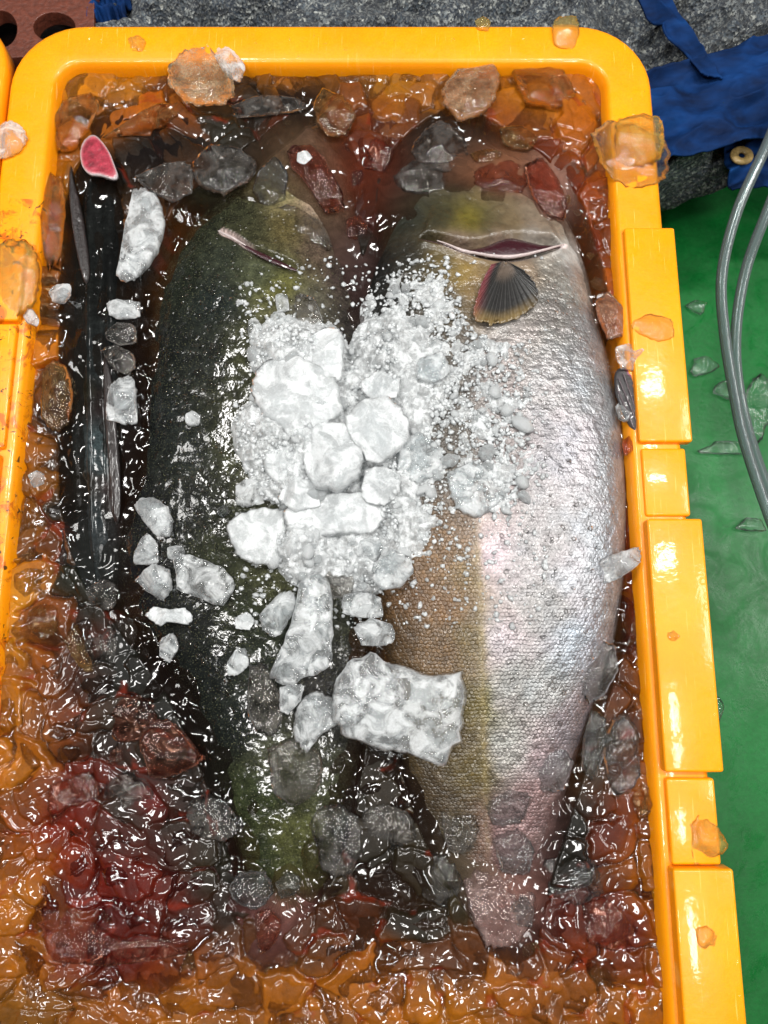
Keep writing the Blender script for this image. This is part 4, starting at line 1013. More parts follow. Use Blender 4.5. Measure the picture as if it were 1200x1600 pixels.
TOP_ICE = [
    ([(262, 110), (275, 88), (290, 78), (320, 70), (350, 95), (370, 138), (355, 162), (322, 167), (290, 160), (265, 135)], 0, 9, mat_ice('grainy_ice', 0.05, 0.32, frost=(0.66, 0.50, 0.32), tint=(1, .93, .80), edge=0.6, fine=0.3), 'large grainy ice chunk propped on the far rim'),
    ([(315, 75), (340, 66), (365, 80), (383, 102), (376, 130), (352, 118), (335, 90)], 0, 5, M_FROST, 'thin clear ice flake behind the large grainy chunk'),
    ([(448, 240), (462, 226), (490, 228), (510, 252), (535, 298), (537, 325), (510, 335), (480, 290), (455, 262)], -8, 7, M_BLOODICE, 'long reddish ice slab sunk between the two heads'),
    ([(465, 240), (480, 236), (488, 246), (476, 257), (464, 252)], -1, 4, M_WHITE, 'tiny white crumb of ice on the long reddish slab'),
    ([(690, 140), (715, 108), (755, 92), (780, 112), (775, 155), (752, 180), (718, 190), (695, 168)], -5, 8, mat_ice('peach_ice', 0.04, 0.30, frost=(0.68, 0.47, 0.30), tint=(1, .9, .78), edge=0.3, fine=0.25), 'round peach-coloured ice lump by the far rim'),
    ([(490, 165), (503, 138), (535, 148), (556, 180), (540, 210), (515, 214), (496, 195)], -7, 8, M_AMBER, 'amber ice lump with dark edges between the heads and far rim'),
    ([(800, 110), (840, 96), (880, 110), (900, 145), (870, 170), (820, 160)], -8, 8, M_AMBER, 'smooth amber ice lump right of the peach-coloured one'),
    ([(160, 215), (190, 200), (250, 160), (290, 165), (260, 195), (200, 212)], -8, 8, M_AMBER, 'long orange ice sliver in the far left of the crate'),
    ([(85, 190), (100, 155), (140, 145), (155, 165), (140, 200), (115, 235), (90, 235)], -8, 9, M_AMBER, 'curved amber ice lump with black specks in the far left corner'),
    ([(862, 42), (870, 27), (900, 25), (906, 48), (898, 74), (866, 73)], 0.5, 7, M_YELLOW, 'yellow-looking square ice piece on the far rim near the right corner'),
    ([(742, 32), (755, 26), (767, 33), (762, 48), (746, 46)], 0.5, 4, M_YELLOW, 'small yellow-looking ice drop on the far rim'),
    ([(200, 60), (215, 55), (228, 65), (222, 80), (206, 78)], 0.3, 3, M_YELLOW, 'small water-clear ice drop on the far rim near the left corner'),
    ([(960, 205), (968, 186), (1000, 178), (1030, 186), (1038, 215), (1032, 250), (1000, 262), (964, 250)], 1, 12, M_YELLOW, 'melting yellow-looking ice cube on the right rim by the corner'),
    ([(925, 210), (950, 188), (990, 196), (1035, 215), (1048, 245), (1038, 278), (1002, 297), (962, 284), (935, 248)], 0.3, 5, M_CLEAR, 'wide clear melted ice plate spilling over the right rim'),
    ([(985, 508), (1010, 490), (1048, 498), (1054, 525), (1030, 534), (1000, 522)], 5, 4, M_YELLOW, 'flat wet ice flake on top of the first right rim block'),
    ([(960, 545), (980, 537), (1004, 543), (1008, 565), (994, 580), (970, 576)], 1, 8, M_FROST, 'clean cube of ice wedged between silver fish and right rim'),
    ([(930, 472), (950, 455), (966, 470), (982, 495), (975, 525), (950, 530), (936, 503)], -3, 8, mat_ice('rust_ice', 0.08, 0.38, frost=(0.52, 0.30, 0.20), tint=(1, .8, .65), edge=0.3, fine=0.3), 'rust-coloured ice chunk above the clean cube by the right rim'),
    ([(933, 880), (960, 864), (998, 855), (1001, 878), (972, 902), (942, 912)], 2, 8, M_FROST, 'finger-shaped cloudy ice chunk bridging silver fish and right rim'),
    ([(962, 635), (975, 622), (985, 640), (980, 660), (966, 655)], -2, 6, M_FROST, 'small grey ice piece against the dark fin by the right rim'),
    ([(972, 690), (985, 680), (988, 705), (976, 712)], -4, 6, M_BLOODICE, 'small pinkish ice piece beneath the dark fin'),
    ([(1078, 1288), (1092, 1275), (1120, 1290), (1137, 1318), (1130, 1333), (1104, 1345), (1084, 1350)], 4, 9, M_YELLOW, 'pointed yellow-looking ice piece in the notch of the right rim'),
    ([(1086, 1452), (1104, 1446), (1120, 1460), (1113, 1485), (1092, 1478)], 9.5, 4, M_YELLOW, 'small wet ice piece on top of the nearest right rim block'),
    ([(1042, 988), (1052, 985), (1062, 994), (1054, 1002), (1044, 999)], 8.5, 2.5, M_YELLOW, 'flat water drop on top of the long right rim block'),
    ([(988, 1245), (1005, 1225), (1022, 1240), (1018, 1268), (1000, 1280)], -8, 8, M_AMBER, 'amber and grey ice lump by the right wall above the notch'),
    ([(0, 385), (25, 374), (52, 385), (62, 420), (57, 470), (35, 492), (0, 488)], 6, 8, M_YELLOW, 'big yellow-looking ice lump on the left rim'),
    ([(0, 195), (18, 188), (36, 200), (43, 218), (30, 238), (0, 248)], 2, 9, M_FROST, 'pale cloudy ice lump on the left rim near the corner'),
    ([(33, 485), (48, 480), (62, 500), (58, 510), (42, 505)], 3, 4, M_FROST, 'small pale ice flake below the yellow-looking lump'),
    ([(725, 1370), (760, 1345), (800, 1370), (835, 1400), (832, 1445), (800, 1480), (760, 1480), (735, 1430)], -11, 5, mat_ice('pink_ice', 0.10, 0.4, frost=(0.50, 0.36, 0.33), tint=(.95, .86, .84), edge=0.2, fine=0.2), 'pinkish ice slab over the tail of the silver fish'),
    ([(398, 1430), (420, 1420), (440, 1440), (430, 1475), (405, 1490)], -9, 6, M_BLOODICE, 'pink splinter of ice over the tail fin of the dark fish'),
    ([(925, 1110), (945, 1120), (950, 1165), (925, 1220), (908, 1200), (912, 1150)], -8, 7, M_CLEAR, 'clear grey ice sliver along the belly near the right wall'),
    ([(905, 1075), (915, 1035), (940, 1000), (962, 1010), (965, 1050), (945, 1085), (920, 1100)], -3, 6, M_CLEAR, 'glassy knobbly ice lump hugging the silver belly'),
    ([(940, 1180), (955, 1125), (980, 1115), (998, 1150), (1000, 1210), (985, 1240), (960, 1240)], -9, 6, M_CLEAR, 'arched glassy ice lump standing in brown water by the right wall'),
]
OVER_ICE = [
    ([(640, 235), (665, 200), (690, 188), (725, 205), (730, 240), (700, 268), (665, 262)], -11, 6, M_GREY, 'dark knobbly ice chunk over the snout of the silver fish'),
    ([(615, 275), (650, 250), (690, 262), (705, 290), (670, 305), (630, 300)], -12, 6, M_GREY, 'dark grainy ice chunk sunk left of the silver head'),
    ([(735, 240), (760, 232), (785, 240), (775, 252), (745, 254)], -10, 4, M_AMBER, 'thin orange ice sliver above the silver head'),
    ([(745, 262), (800, 250), (830, 275), (815, 300), (765, 302), (740, 285)], -11, 4, M_BLOODICE, 'broad brownish ice slab covering the silver head'),
    ([(780, 200), (815, 195), (840, 215), (825, 235), (790, 228)], -9, 6, M_AMBER, 'glossy orange ice lump right of the silver snout'),
    ([(820, 260), (845, 245), (870, 275), (888, 320), (880, 345), (850, 335), (828, 300)], -9, 5, M_BLOODICE, 'pinkish spotted ice slab at the cheek of the silver fish'),
    ([(405, 265), (430, 245), (450, 270), (445, 310), (415, 325), (395, 300)], -9, 5, M_CLEAR, 'clear olive-tinted ice lump over the head of the green fish'),
    ([(425, 330), (455, 320), (500, 345), (520, 385), (490, 395), (450, 375)], -8, 5, M_GREY, 'speckled brownish ice lump beside the gill of the green fish'),
    ([(540, 345), (560, 335), (575, 350), (568, 375), (545, 372)], -10, 5, M_BLOODICE, 'small round dark red ice lump between the heads'),
    ([(560, 235), (590, 215), (615, 235), (600, 265), (570, 262)], -10, 6, M_BLOODICE, 'angular red ice lump near the middle of the far end'),
    ([(360, 165), (400, 150), (465, 152), (480, 170), (430, 180), (370, 185)], -10, 4, M_GREY, 'long black ice sliver in the slush above the green head'),
    ([(755, 1235), (800, 1215), (830, 1245), (815, 1285), (770, 1290)], -5, 6, M_CLEAR, 'clear wrinkled ice lump on the narrowing tail of the silver fish'),
    ([(835, 1175), (870, 1160), (895, 1190), (880, 1235), (845, 1235)], -5, 5, M_CLEAR, 'clear ice lump on the silver belly edge near the tail'),
    ([(770, 1310), (810, 1295), (835, 1325), (825, 1365), (785, 1362)], -8, 6, M_CLEAR, 'clear ice lump above the pinkish slab on the silver tail'),
    ([(690, 1270), (730, 1255), (750, 1290), (735, 1330), (700, 1330)], -8, 5, M_GREY, 'brownish clear ice lump on the olive side of the tail'),
    ([(650, 1340), (700, 1335), (725, 1380), (700, 1420), (660, 1400)], -11, 6, M_GREY, 'dark clear ice lump left of the silver tail'),
    ([(800, 1415), (820, 1400), (834, 1420), (830, 1448), (808, 1445)], -7, 5, M_CLEAR, 'small brown glassy ice piece at the right edge of the tail'),
    ([(850, 1345), (890, 1325), (930, 1345), (945, 1395), (900, 1415), (860, 1400)], -11, 7, M_CLEAR, 'big glossy dark ice lump right of the silver tail'),
    ([(890, 1420), (950, 1400), (1000, 1460), (985, 1490), (920, 1475)], -11, 7, M_BLOODICE, 'deep red glossy ice lump near the right wall'),
    ([(70, 1400), (200, 1470), (300, 1462), (290, 1490), (180, 1510), (80, 1500), (60, 1450)], -11, 6, M_BLOODICE, 'very long dark red ice slab in the near left corner'),
    ([(75, 1230), (140, 1205), (160, 1240), (110, 1265), (80, 1290)], -10, 7, M_BLOODICE, 'orange-red ice slab at the left of the blood pool'),
    ([(100, 1000), (120, 975), (135, 1010), (150, 1060), (125, 1045)], -10, 5, M_AMBER, 'rusty ice shard beside the black pyramid-shaped lump'),
]
k = 0
for L, G in ((HEAP_ICE, G_H), (SIDE_ICE, G_S), (CH_ICE, G_C), (TOP_ICE, None), (OVER_ICE, None)):
    for (ol, z, th, m, lab) in L:
        k += 1
        chunk(ol, z * 1e-3, th * 1e-3, m, lab, group=G, seed=k)

# small shared shapes
def pebble_mesh(seed, sub=3, mat=None):
    rng = np.random.default_rng(seed)
    bm = bmesh.new(); bmesh.ops.create_icosphere(bm, subdivisions=sub, radius=1)
    pl = [(rng.normal(0, 1, 3), rng.uniform(0.55, 0.85)) for _ in range(9)]
    pl = [(p / np.linalg.norm(p), d) for p, d in pl]
    a = rng.uniform(0, 6, 3)
    for v in bm.verts:
        p = np.array(v.co)
        for n_, d in pl:
            e = p @ n_ - d
            if e > 0: p = p - n_ * e * 0.88
        p *= 1 + 0.06 * math.sin(p[0] * 5 + a[0]) * math.sin(p[1] * 6 + a[1]) + 0.03 * math.sin(p[2] * 11 + a[2])
        v.co = p
    me = bpy.data.meshes.new('ice_lump'); bm.to_mesh(me); bm.free()
    me.polygons.foreach_set('use_smooth', [True] * len(me.polygons))
    if mat: me.materials.append(mat)
    return me


def place(name, me, px, py, z, s, label, cat, group, flat=0.6, mat=None):
    o = link(name, me); o.location = P(px, py, z)
    r = random.random
    o.scale = (s * (0.75 + 0.6 * r()), s * (0.7 + 0.4 * r()), s * flat * (0.8 + 0.4 * r()))
    o.rotation_euler = ((r() - .5) * 0.7, (r() - .5) * 0.7, r() * 6.28)
    if mat: o.material_slots[0].link = 'OBJECT'; o.material_slots[0].material = mat
    tagged(o, label, cat, group)
    return o


PEB = [pebble_mesh(s, 3, M_AMBER) for s in range(12)]
PEBS = [pebble_mesh(50 + s, 2, M_FROST) for s in range(10)]

# half-sunk lumps round the edge of the crate, in five stretches that can be told apart
ZONES = [('top', (95, 935, 105, 195), 52, M_AMBER, 'wet amber ice lump in the slush strip along the far wall', 'amber ice lumps along the far wall'),
         ('heads', (530, 640, 200, 400), 12, M_BLOODICE, 'dark red-brown ice lump in the bloody slush between the two heads', 'red-brown ice lumps between the heads'),
         ('right', (965, 1035, 930, 1500), 30, M_AMBER, 'wet amber ice lump in the narrow slush strip along the right wall', 'amber ice lumps along the right wall'),
         ('upright', (880, 960, 200, 460), 22, M_AMBER, 'rusty wet ice lump in the slush beside the silver fish head', 'rusty ice lumps in the far right corner'),
         ('left', (0, 70, 870, 1590), 40, M_AMBER, 'wet amber ice lump in the slush along the left edge', 'amber ice lumps along the left edge'),
         ('red', (80, 360, 1180, 1500), 42, M_BLOODICE, 'blood-red wet ice lump in the near left part of the crate', 'blood-red ice lumps near the left tail'),
         ('dark', (110, 330, 960, 1180), 26, M_GREY, 'blackish wet ice lump in the dark slush below the ice cluster', 'blackish ice lumps below the cluster'),
         ('mid', (500, 720, 1200, 1400), 18, M_GREY, 'dark submerged ice lump between the two tails', 'dark ice lumps between the tails'),
         ('bottom', (100, 1040, 1480, 1598), 62, M_AMBER, 'wet amber ice lump in the slush nearest the viewer', 'amber ice lumps at the near end')]
for (zn, (xa, xb, ya, yb), cnt, m, lab, grp) in ZONES:
    placed = []; tries = 0
    while len(placed) < cnt and tries < cnt * 60:
        tries += 1
        x = random.uniform(xa, xb); y = random.uniform(ya, yb)
        s = random.choice([7, 9, 11, 13, 16, 20, 24]) * random.uniform(0.85, 1.15)
        if any((x - a) ** 2 + (y - b) ** 2 < ((s + c) * 0.8) ** 2 for a, b, c in placed): continue
        z, ins = fish_top('right', np.array([x]), np.array([y])); z2, i2 = fish_top('left', np.array([x]), np.array([y]))
        if (ins[0] and z[0] > -0.016 and 200 < y < 1490) or (i2[0] and z2[0] > -0.016 and 200 < y < 1440): continue
        placed.append((x, y, s))
        place('ice_lump', random.choice(PEB), x, y, Z_W - 0.0035 - random.random() * 0.002, s * U, lab, 'ice lump', grp, flat=0.38, mat=m)

# crumbs of the heap
HB = [(520, 690, 110), (640, 560, 75), (710, 650, 90), (650, 460, 45), (600, 480, 30), (760, 740, 60), (620, 790, 70), (470, 560, 60), (420, 680, 45), (560, 860, 55), (690, 520, 50), (480, 860, 45), (740, 580, 60)]


def hmask(px, py):
    m = np.zeros(np.shape(px))
    for (x, y, r) in HB: m = np.maximum(m, 1 - ((px - x) ** 2 + (py - y) ** 2) / (r * 1.35) ** 2)
    return m


def frag_label(x, y):
    if y > 800: a, b = 'small ice fragment strewn below the heap of crushed ice', 'ice fragments below the heap'
    elif y < 520 and x > 540: a, b = 'small ice fragment in the thin crushed ice above the heap, left of the pectoral fin', 'ice fragments left of the pectoral fin'
    elif x > 640: a, b = 'small ice fragment in the crushed ice on the silver side, right of the heap', 'ice fragments on the silver side'
    elif x < 480: a, b = 'small ice fragment along the left edge of the heap on the green back', 'ice fragments along the left edge of the heap'
    else: a, b = 'small ice fragment between the big white chunks of the heap', 'ice fragments in the middle of the heap'
    return a, 'ice fragment', b


n = 0; tries = 0
while n < 175 and tries < 9000:
    tries += 1
    x = random.uniform(370, 840); y = random.uniform(395, 960)
    h_ = float(hmask(x, y))
    if h_ < 0.02 or random.random() > 0.35 + h_: continue
    if (x - 790) ** 2 + (y - 470) ** 2 < 75 ** 2: continue
    z = float(topz(np.array([x]), np.array([y]))[0])
    s = random.choice([4, 5, 6, 8, 10, 14]) * random.uniform(0.8, 1.2)
    hh = 0.0150 * max(0, h_) * (1 if x < 620 and y > 520 else 0.12)
    place('ice_fragment', random.choice(PEBS), x, y, max(z, -0.004) + hh + s * U * 0.2, s * U, *frag_label(x, y), flat=0.7, mat=M_CRUSH if random.random() < 0.6 else M_FROST)
    n += 1

# crushed ice: a granular mound draped over both fish
gx, gy = np.meshgrid(np.arange(360, 860, 2.0), np.arange(390, 980, 2.0))
m = hmask(gx, gy)
z = np.maximum(topz(gx, gy), -0.006)
left = sstep(690, 570, gx) * sstep(470, 540, gy)
w1, w2, _, _, wr = worley(gx / 9.0, gy / 9.0, 33)
gr = 0.0022 * (1 - w1) * (0.4 + wr) + 0.0030 * (fbm(gx / 6, gy / 6, 91, 3) - 0.5)
hmound = 0.0195 * np.clip(m, 0, 1) ** 0.8 * (0.19 + 0.81 * left) + gr - 0.0040 + 0.0095 * (fbm(gx / 22, gy / 22, 92, 4) - 0.5)
hmound = np.where(m <= 0.0, -0.004, hmound)
hmound = hmound - 0.02 * sstep(0.04, 0.0, m)
fin_clear = sstep(75, 55, np.hypot(gx - 790, gy - 470)); hmound = hmound - 0.02 * fin_clear
Vm = PA(gx, gy, 0.0); Vm[..., 2] = z + hmound
mound = link('crushed_ice', grid_mesh('crushed_ice', Vm, M_CRUSH, smooth=True))
tagged(mound, 'heap of white crushed ice spread over the middle of both fish', 'crushed ice', kind='stuff')

# loose grains, joined
def grains(name, spots, mat, label, cat, flat=0.6):
    bm = bmesh.new(); bmesh.ops.create_icosphere(bm, subdivisions=1, radius=1)
    bv = np.array([v.co[:] for v in bm.verts]); bf = [[v.index for v in f.verts] for f in bm.faces]; bm.free()
    nv = len(bv); AV = []; AF = []
    for i, (x, y, z, s) in enumerate(spots):
        d = bv * (1 + 0.28 * RNG.standard_normal((nv, 1)).clip(-1.5, 1.5)) * np.array([s * RNG.uniform(.7, 1.3), s * RNG.uniform(.7, 1.3), s * flat])
        a = RNG.uniform(0, 6.28); c_, s_ = math.cos(a), math.sin(a)
        d = np.stack([d[:, 0] * c_ - d[:, 1] * s_, d[:, 0] * s_ + d[:, 1] * c_, d[:, 2]], -1)
        p = P(x, y, 0.0); AV.append(d + np.array([p[0], p[1], z])); AF += [[a_ + i * nv for a_ in f] for f in bf]
    AV = np.concatenate(AV)
    me = bpy.data.meshes.new(name); me.from_pydata(AV.tolist(), [], AF); me.materials.append(mat)
    me.polygons.foreach_set('use_smooth', [True] * len(me.polygons)); me.update()
    o = link(name, me); tagged(o, label, cat, kind='stuff'); return o


sp = []
while len(sp) < 5200:
    x = random.uniform(370, 850); y = random.uniform(395, 980); h_ = float(hmask(x, y))
    if h_ < -0.35 or random.random() > 0.20 + h_ * 1.1: continue
    if (x - 790) ** 2 + (y - 470) ** 2 < 72 ** 2: continue
    z = max(float(topz(np.array([x]), np.array([y]))[0]), -0.006)
    s = random.choice([1.2, 1.6, 2.2, 3.0, 4.2]) * random.uniform(.8, 1.25)
    sp.append((x, y, z + 0.0150 * max(0, h_) * (1 if x < 620 and y > 520 else 0.10) + s * U * 0.3, s * U))
grains('ice_grains', sp, M_CRUSH, 'fine loose grains of ice round the crushed heap', 'ice grains')
sp = []
while len(sp) < 900:
    x = random.gauss(330, 75); y = random.uniform(430, 1150)
    z, i_ = fish_top('left', np.array([x]), np.array([y]))
    if not i_[0] or z[0] < -0.006: continue
    s = random.choice([1.5, 1.8, 2.2, 2.8, 4.2]) * random.uniform(.7, 1.2)
    sp.append((x, y, z[0] - s * U * 0.05, s * U))
for _ in range(500):
    x = random.uniform(770, 960); y = random.uniform(430, 1200)
    z, i_ = fish_top('right', np.array([x]), np.array([y]))
    if i_[0] and z[0] > -0.004: sp.append((x, y, z[0] + 0.0001, random.uniform(1.5, 4) * U))
grains('water_drops', sp, M_DROP, 'tiny clear drops and ice beads on the wet skin of both fish', 'water drops', flat=0.45)

# ------------------------------------------------------------------ pink cut flesh, dark fin by the right rim
def slab(outline, z0, th, mat, colf, name, na=60, nr=10, parent=None, tilt=(0, 0)):
    E = spline(outline, na, True); c = E.mean(0); verts = []; cols = []; faces = []
    rs = list(np.linspace(0.05, 1, nr)) + [1.0, 0.5, 0.05]
    for i, r in enumerate(rs):
        q = c + (E - c) * r
        w = PA(q[:, 0], q[:, 1], z0)
        top = i < nr
        w[:, 2] = z0 + (th * (1 - r ** 6) * 0.4 + th * 0.5 if top else -th * 0.4) + (0.0012 * (fbm(q[:, 0] / 6, q[:, 1] / 6, 7, 3) - 0.5) if top else 0)
        w[:, 2] += tilt[0] * (q[:, 0] - c[0]) * U + tilt[1] * (q[:, 1] - c[1]) * U
        verts += list(w); cols += [colf(r if top else 1.0, q[j]) for j in range(na)]
    n = len(rs)
    for i in range(n - 1):
        for j in range(na):
            k_ = (j + 1) % na; faces.append((i * na + j, i * na + k_, (i + 1) * na + k_, (i + 1) * na + j))
    faces.append(tuple(range(na))[::-1]); faces.append(tuple((n - 1) * na + j for j in range(na)))
    o = link(name, py_mesh(name, verts, faces, mat, cols=cols), parent)
    return o


def flesh_c(r, q):
    n_ = float(fbm(np.array([q[0] / 9]), np.array([q[1] / 9]), 77)[0])
    c = np.array(lin((150, 46, 62))) * (0.35 + 1.2 * n_)
    if r > 0.93: c = np.array(lin((196, 190, 192)))
    elif r > 0.8: c = 0.5 * c + 0.5 * np.array(lin((206, 120, 130)))
    return c


o = slab([(128, 222), (137, 211), (148, 210), (160, 222), (172, 240), (181, 262), (187, 280), (180, 286), (160, 279), (142, 275), (130, 262), (125, 240)], -0.001, 0.003, M_FLESH, flesh_c, 'cut_fin_stump', tilt=(0.1, 0.15))
tagged(o, 'raw pink cut flesh with a white skin rim sticking out by the sunken fish', 'fish flesh')


def dors_c(r, q):
    return np.array(lin((32, 25, 24))) * (0.5 + 0.9 * float(vnoise(np.array([q[0] * 0.5]), np.array([q[1] / 40.0]), 3)[0]))


for (nm, ol_, sd) in (('dorsal_fin', [(162, 560), (174, 590), (184, 680), (190, 770), (186, 815), (176, 800), (170, 720), (163, 640)], 0.25), ('pelvic_fin', [(112, 262), (118, 290), (130, 340), (140, 420), (132, 440), (118, 380), (110, 310)], -0.2)):
    o = slab(ol_, -0.0075, 0.0026, M_FLESH, dors_c, nm, tilt=(sd, 0)); reparent(o, fu_)


def fin_c(r, q):
    return np.array(lin((150, 84, 110))) if (r > 0.8 and q[0] > 975 + (q[1] - 560) * 0.15) else np.array(lin((48, 44, 46)))


fin = empty('fish_fin', P(982, 620, 0)); tagged(fin, 'dark fin tip with a purple-pink edge poking out between silver fish and right rim', 'fin')
o = slab([(962, 582), (975, 575), (988, 590), (998, 630), (1006, 672), (1000, 680), (985, 668), (972, 640), (962, 612)], -0.002, 0.0022, M_FLESH, fin_c, 'fin_membrane', tilt=(0.1, 0)); reparent(o, fin)
for (a, b) in (((966, 590), (1000, 672)), ((974, 584), (1003, 668)), ((964, 606), (990, 668))):
    pa_, pb_ = P(*a, 0.0005), P(*b, 0.0005)
    cu = bpy.data.curves.new('fin_ray', 'CURVE'); cu.dimensions = '3D'; cu.bevel_depth = 0.0005
    s_ = cu.splines.new('POLY'); s_.points.add(1); s_.points[0].co = (*pa_, 1); s_.points[1].co = (*pb_, 1)
    tmp = bpy.data.objects.new('tmp', cu); me = bpy.data.meshes.new_from_object(tmp); bpy.data.objects.remove(tmp)
    me.materials.append(mat_flat('fin_ray', lin((70, 56, 62)), var=0.2)) if not me.materials else None
    reparent(link('fin_ray', me), fin)

# ------------------------------------------------------------------ surroundings
Z_F = -0.205
s = 3.0
floor = link('floor', py_mesh('floor', [(-s, -s, Z_F), (s, -s, Z_F), (s, s, Z_F), (-s, s, Z_F)], [(0, 1, 2, 3)], M_FLOOR, smooth=False)); tagged(floor, 'wet green painted floor', kind='structure')


def cloth(name, quad, z, mat, label, cat, folds, amp, nx=150, ny=90, seed=0, dirv=(1, 0.3), zfun=None, parent=None, th=0.002):
    """quad: four measured corners (tl, tr, br, bl)"""
    q = np.array(quad, float)
    s_, t_ = np.meshgrid(np.linspace(0, 1, nx), np.linspace(0, 1, ny))
    wx_ = 0.03 * (fbm(s_ * 6, t_ * 6, seed + 1) - 0.5); wy_ = 0.05 * (fbm(s_ * 6, t_ * 6, seed + 2) - 0.5)
    s2_, t2_ = s_ + wx_, t_ + wy_
    pp = ((1 - s2_) * (1 - t2_))[..., None] * q[0] + (s2_ * (1 - t2_))[..., None] * q[1] + (s2_ * t2_)[..., None] * q[2] + ((1 - s2_) * t2_)[..., None] * q[3]
    u = pp[..., 0] * dirv[0] + pp[..., 1] * dirv[1]; v = -pp[..., 0] * dirv[1] + pp[..., 1] * dirv[0]
    h_ = amp * (1 - np.abs(2 * fbm(u / (folds * 3), v / folds, seed, 2) - 1) * 1.6) + amp * 0.25 * fbm(u / 20, v / 14, seed + 5)
    zz = z + h_
    if zfun is not None: zz = zz + zfun(pp[..., 0], pp[..., 1])
    V = PA(pp[..., 0], pp[..., 1], z); V[..., 2] = zz
    o = link(name, grid_mesh(name, V, mat)); o.modifiers.new('t', 'SOLIDIFY').thickness = th
    if label: tagged(o, label, cat)
    if parent: reparent(o, parent)
    return o


cloth('speckled_cloth', [(190, -90), (1330, -90), (1330, 300), (190, 300)], -0.105, M_MARL, 'grey and black speckled cloth bunched beyond the far rim and corner', 'cloth', 60, 0.050, nx=260, ny=110, seed=4, dirv=(0.93, -0.36), th=0.003,
      zfun=lambda x, y: -0.075 * sstep(275, 325, y) - 0.02 * sstep(60, -20, y))
bl = empty('blue_cloth', P(1100, 200, -0.05)); tagged(bl, 'crumpled blue cloth with a yellowed eyelet draped over the speckled cloth', 'cloth')
cloth('drape', [(990, 132), (1290, 40), (1290, 205), (1000, 268)], -0.050, M_BLUE, None, None, 40, 0.012, seed=9, dirv=(0.95, -0.3), parent=bl)
cloth('drape', [(985, -10), (1020, -30), (1125, 128), (1090, 122)], -0.042, M_BLUE, None, None, 24, 0.006, nx=40, ny=80, seed=12, dirv=(0.7, 0.7), parent=bl)
cloth('drape', [(1128, 225), (1260, 215), (1260, 300), (1140, 300)], -0.068, M_BLUE, None, None, 30, 0.008, nx=60, ny=50, seed=15, dirv=(0.9, -0.4), parent=bl)
# eyelet ring
def torus(name, c, R, r, mat, parent, squash=1.0):
    V = np.zeros((29, 12, 3))
    for i in range(29):
        a = i / 28 * 2 * math.pi
        for j in range(12):
            b_ = j / 12 * 2 * math.pi
            V[i, j] = (c[0] + (R + r * math.cos(b_)) * math.cos(a), c[1] + (R + r * math.cos(b_)) * math.sin(a) * squash, c[2] + r * 0.5 * math.sin(b_))
    o = link(name, grid_mesh(name, V, mat, closed_u=True)); reparent(o, parent); return o


torus('eyelet', P(1159, 243, -0.058), 0.0062, 0.0036, mat_flat('tarnished_brass', (0.30, 0.20, 0.07), rough=0.5, coat=0.1, var=0.7), bl, 0.9)
bl2 = cloth('blue_cloth', [(130, -70), (205, -70), (208, 60), (140, 60)], -0.075, M_BLUE, 'folded blue cloth edge at the far left corner of the crate', 'cloth', 16, 0.02, nx=60, ny=80, seed=21, dirv=(0.2, 1.0))

# brown perforated board top left
def board_holes(name, outline, holes, z, th, mat, label, cat):
    cu = bpy.data.curves.new(name, 'CURVE'); cu.dimensions = '2D'; cu.fill_mode = 'BOTH'; cu.extrude = th / 2; cu.bevel_depth = 0.0008
    def add(pts):
        s_ = cu.splines.new('POLY'); s_.points.add(len(pts) - 1); s_.use_cyclic_u = True
        for k_, p in enumerate(pts): s_.points[k_].co = (p[0], p[1], 0, 1)
    add([P(x, y, z)[:2] for x, y in outline])
    for (x, y, rx, ry) in holes:
        add([P(x + rx * math.cos(a), y + ry * math.sin(a), z)[:2] for a in np.linspace(0, 2 * math.pi, 29)[:-1]])
    tmp = bpy.data.objects.new('tmp', cu); me = bpy.data.meshes.new_from_object(tmp); bpy.data.objects.remove(tmp)
    me.materials.clear(); me.materials.append(mat)
    o = link(name, me); o.location = (0, 0, z); tagged(o, label, cat); return o


M_BROWN = mat_flat('rusty_brown', (0.115, 0.028, 0.014), rough=0.55, coat=0.15, bscale=260, bstr=0.6, var=0.6, bd=0.002)
board_holes('brown_crate', [(-160, -120), (150, -120), (150, 90), (-160, 110)], [(90, 52, 34, 24), (8, 55, 26, 30), (-70, 55, 26, 28), (20, -60, 30, 24)], -0.06, 0.012, M_BROWN, 'rust-brown board with round dark holes behind the left corner', 'board')
o = link('brown_crate', py_mesh('hole_shade_mesh', [tuple(P(x, y, -0.11)) for x, y in ((-250, -200), (170, -200), (170, 200), (-250, 200))], [(0, 1, 2, 3)], mat_flat('dark_brown', (0.02, 0.010, 0.008), var=0.5), smooth=False))  # dark sheet added below the board, in place of shade inside its holes
o.modifiers.new('t', 'SOLIDIFY').thickness = 0.01
o.name = 'hole_shade_sheet'; tagged(o, 'dark sheet standing in for the shade in the holes of the rust-brown board', 'board')


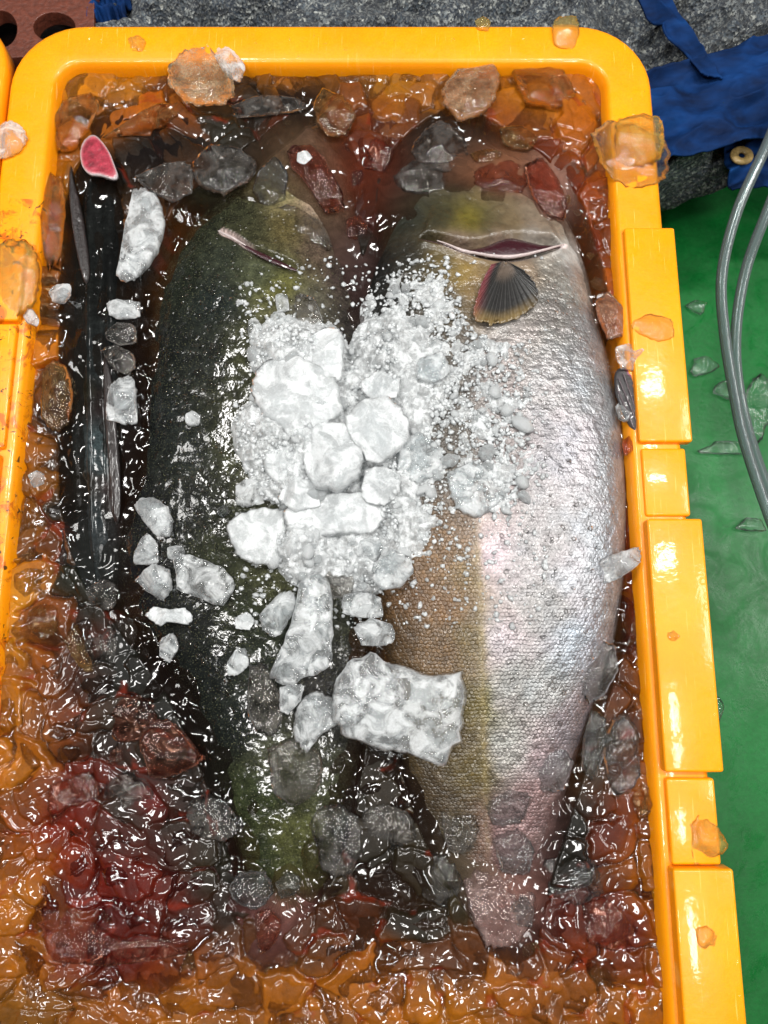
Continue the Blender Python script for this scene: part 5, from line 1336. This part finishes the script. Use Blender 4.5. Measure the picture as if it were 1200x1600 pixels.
def hose(pts, r, mat, label):
    L = spline([tuple(P(x, y, z)) for (x, y, z) in pts], 70)
    T = np.gradient(L, axis=0); T /= np.linalg.norm(T, axis=1)[:, None]
    V = np.zeros((len(L), 20, 3))
    for i in range(len(L)):
        s_ = np.cross(T[i], [0, 0, 1.0]); s_ /= np.linalg.norm(s_); u_ = np.cross(s_, T[i])
        for j in range(20):
            a = j / 20 * 2 * math.pi; V[i, j] = L[i] + r * (math.cos(a) * s_ + math.sin(a) * u_)
    o = link('hose', grid_mesh('hose', V, mat, closed_u=True)); o.modifiers.new('t', 'SOLIDIFY').thickness = r * 0.35
    tagged(o, label, 'hose', 'clear hoses over the green floor'); return o


t = NT('cloudy_hose')
fr = t.n('Fresnel', {'IOR': 1.45}).outputs[0]
lw = t.n('LayerWeight', {'Blend': 0.5}).outputs['Facing']
body = t.mixs(t.math('ADD', 0.22, t.math('MULTIPLY', lw, 0.35), clamp=True), t.n('BsdfTransparent', {0: (0.70, 0.80, 0.80)}).outputs[0], t.n('BsdfDiffuse', {0: (0.25, 0.29, 0.29)}).outputs[0])
M_HOSE = t.end(t.mixs(fr, body, t.n('BsdfGlossy', {0: (1, 1, 1), 'Roughness': 0.12}).outputs[0]))
hose([(1240, 120, -.02), (1200, 222, -.03), (1152, 330, -.045), (1128, 430, -.06), (1132, 520, -.07), (1148, 620, -.08), (1166, 700, -.085), (1215, 840, -.09), (1260, 930, -.09)], 0.0043, M_HOSE, 'outer clear grey hose bending nearest the crate')
hose([(1250, 200, -.02), (1205, 315, -.04), (1166, 420, -.06), (1150, 520, -.075), (1155, 610, -.085), (1180, 710, -.09), (1230, 840, -.09), (1270, 950, -.09)], 0.0043, M_HOSE, 'inner clear grey hose starting beside the floor edge of the cloth')

# ice on the floor
for i, (x, y, sx_, sy_, lab) in enumerate([(1135, 700, 46, 16, 'long clear ice sliver on the green floor between crate and hoses'), (1098, 572, 26, 20, 'clear ice piece on the green floor beside the first rim block'), (1185, 640, 30, 60, 'large clear ice plate on the green floor under the hoses'),
                                          (1120, 1110, 12, 22, 'small clear ice piece on the green floor against the long rim block'), (1090, 480, 18, 12, 'small clear ice piece on the green floor above the others'), (1135, 610, 22, 18, 'clear ice piece on the floor left of the hose bend'), (1175, 820, 26, 16, 'clear ice piece on the floor where the hoses leave the picture')]):
    ol = [(x + sx_ * math.cos(a) * (0.8 + 0.3 * math.sin(3 * a + i)), y + sy_ * math.sin(a) * (0.85 + 0.2 * math.cos(2 * a + i))) for a in np.linspace(0, 2 * math.pi, 10)[:-1]]
    chunk(ol, Z_F + 0.0035, 0.006, M_FLOORICE, lab, group='ice on the floor', seed=300 + i)
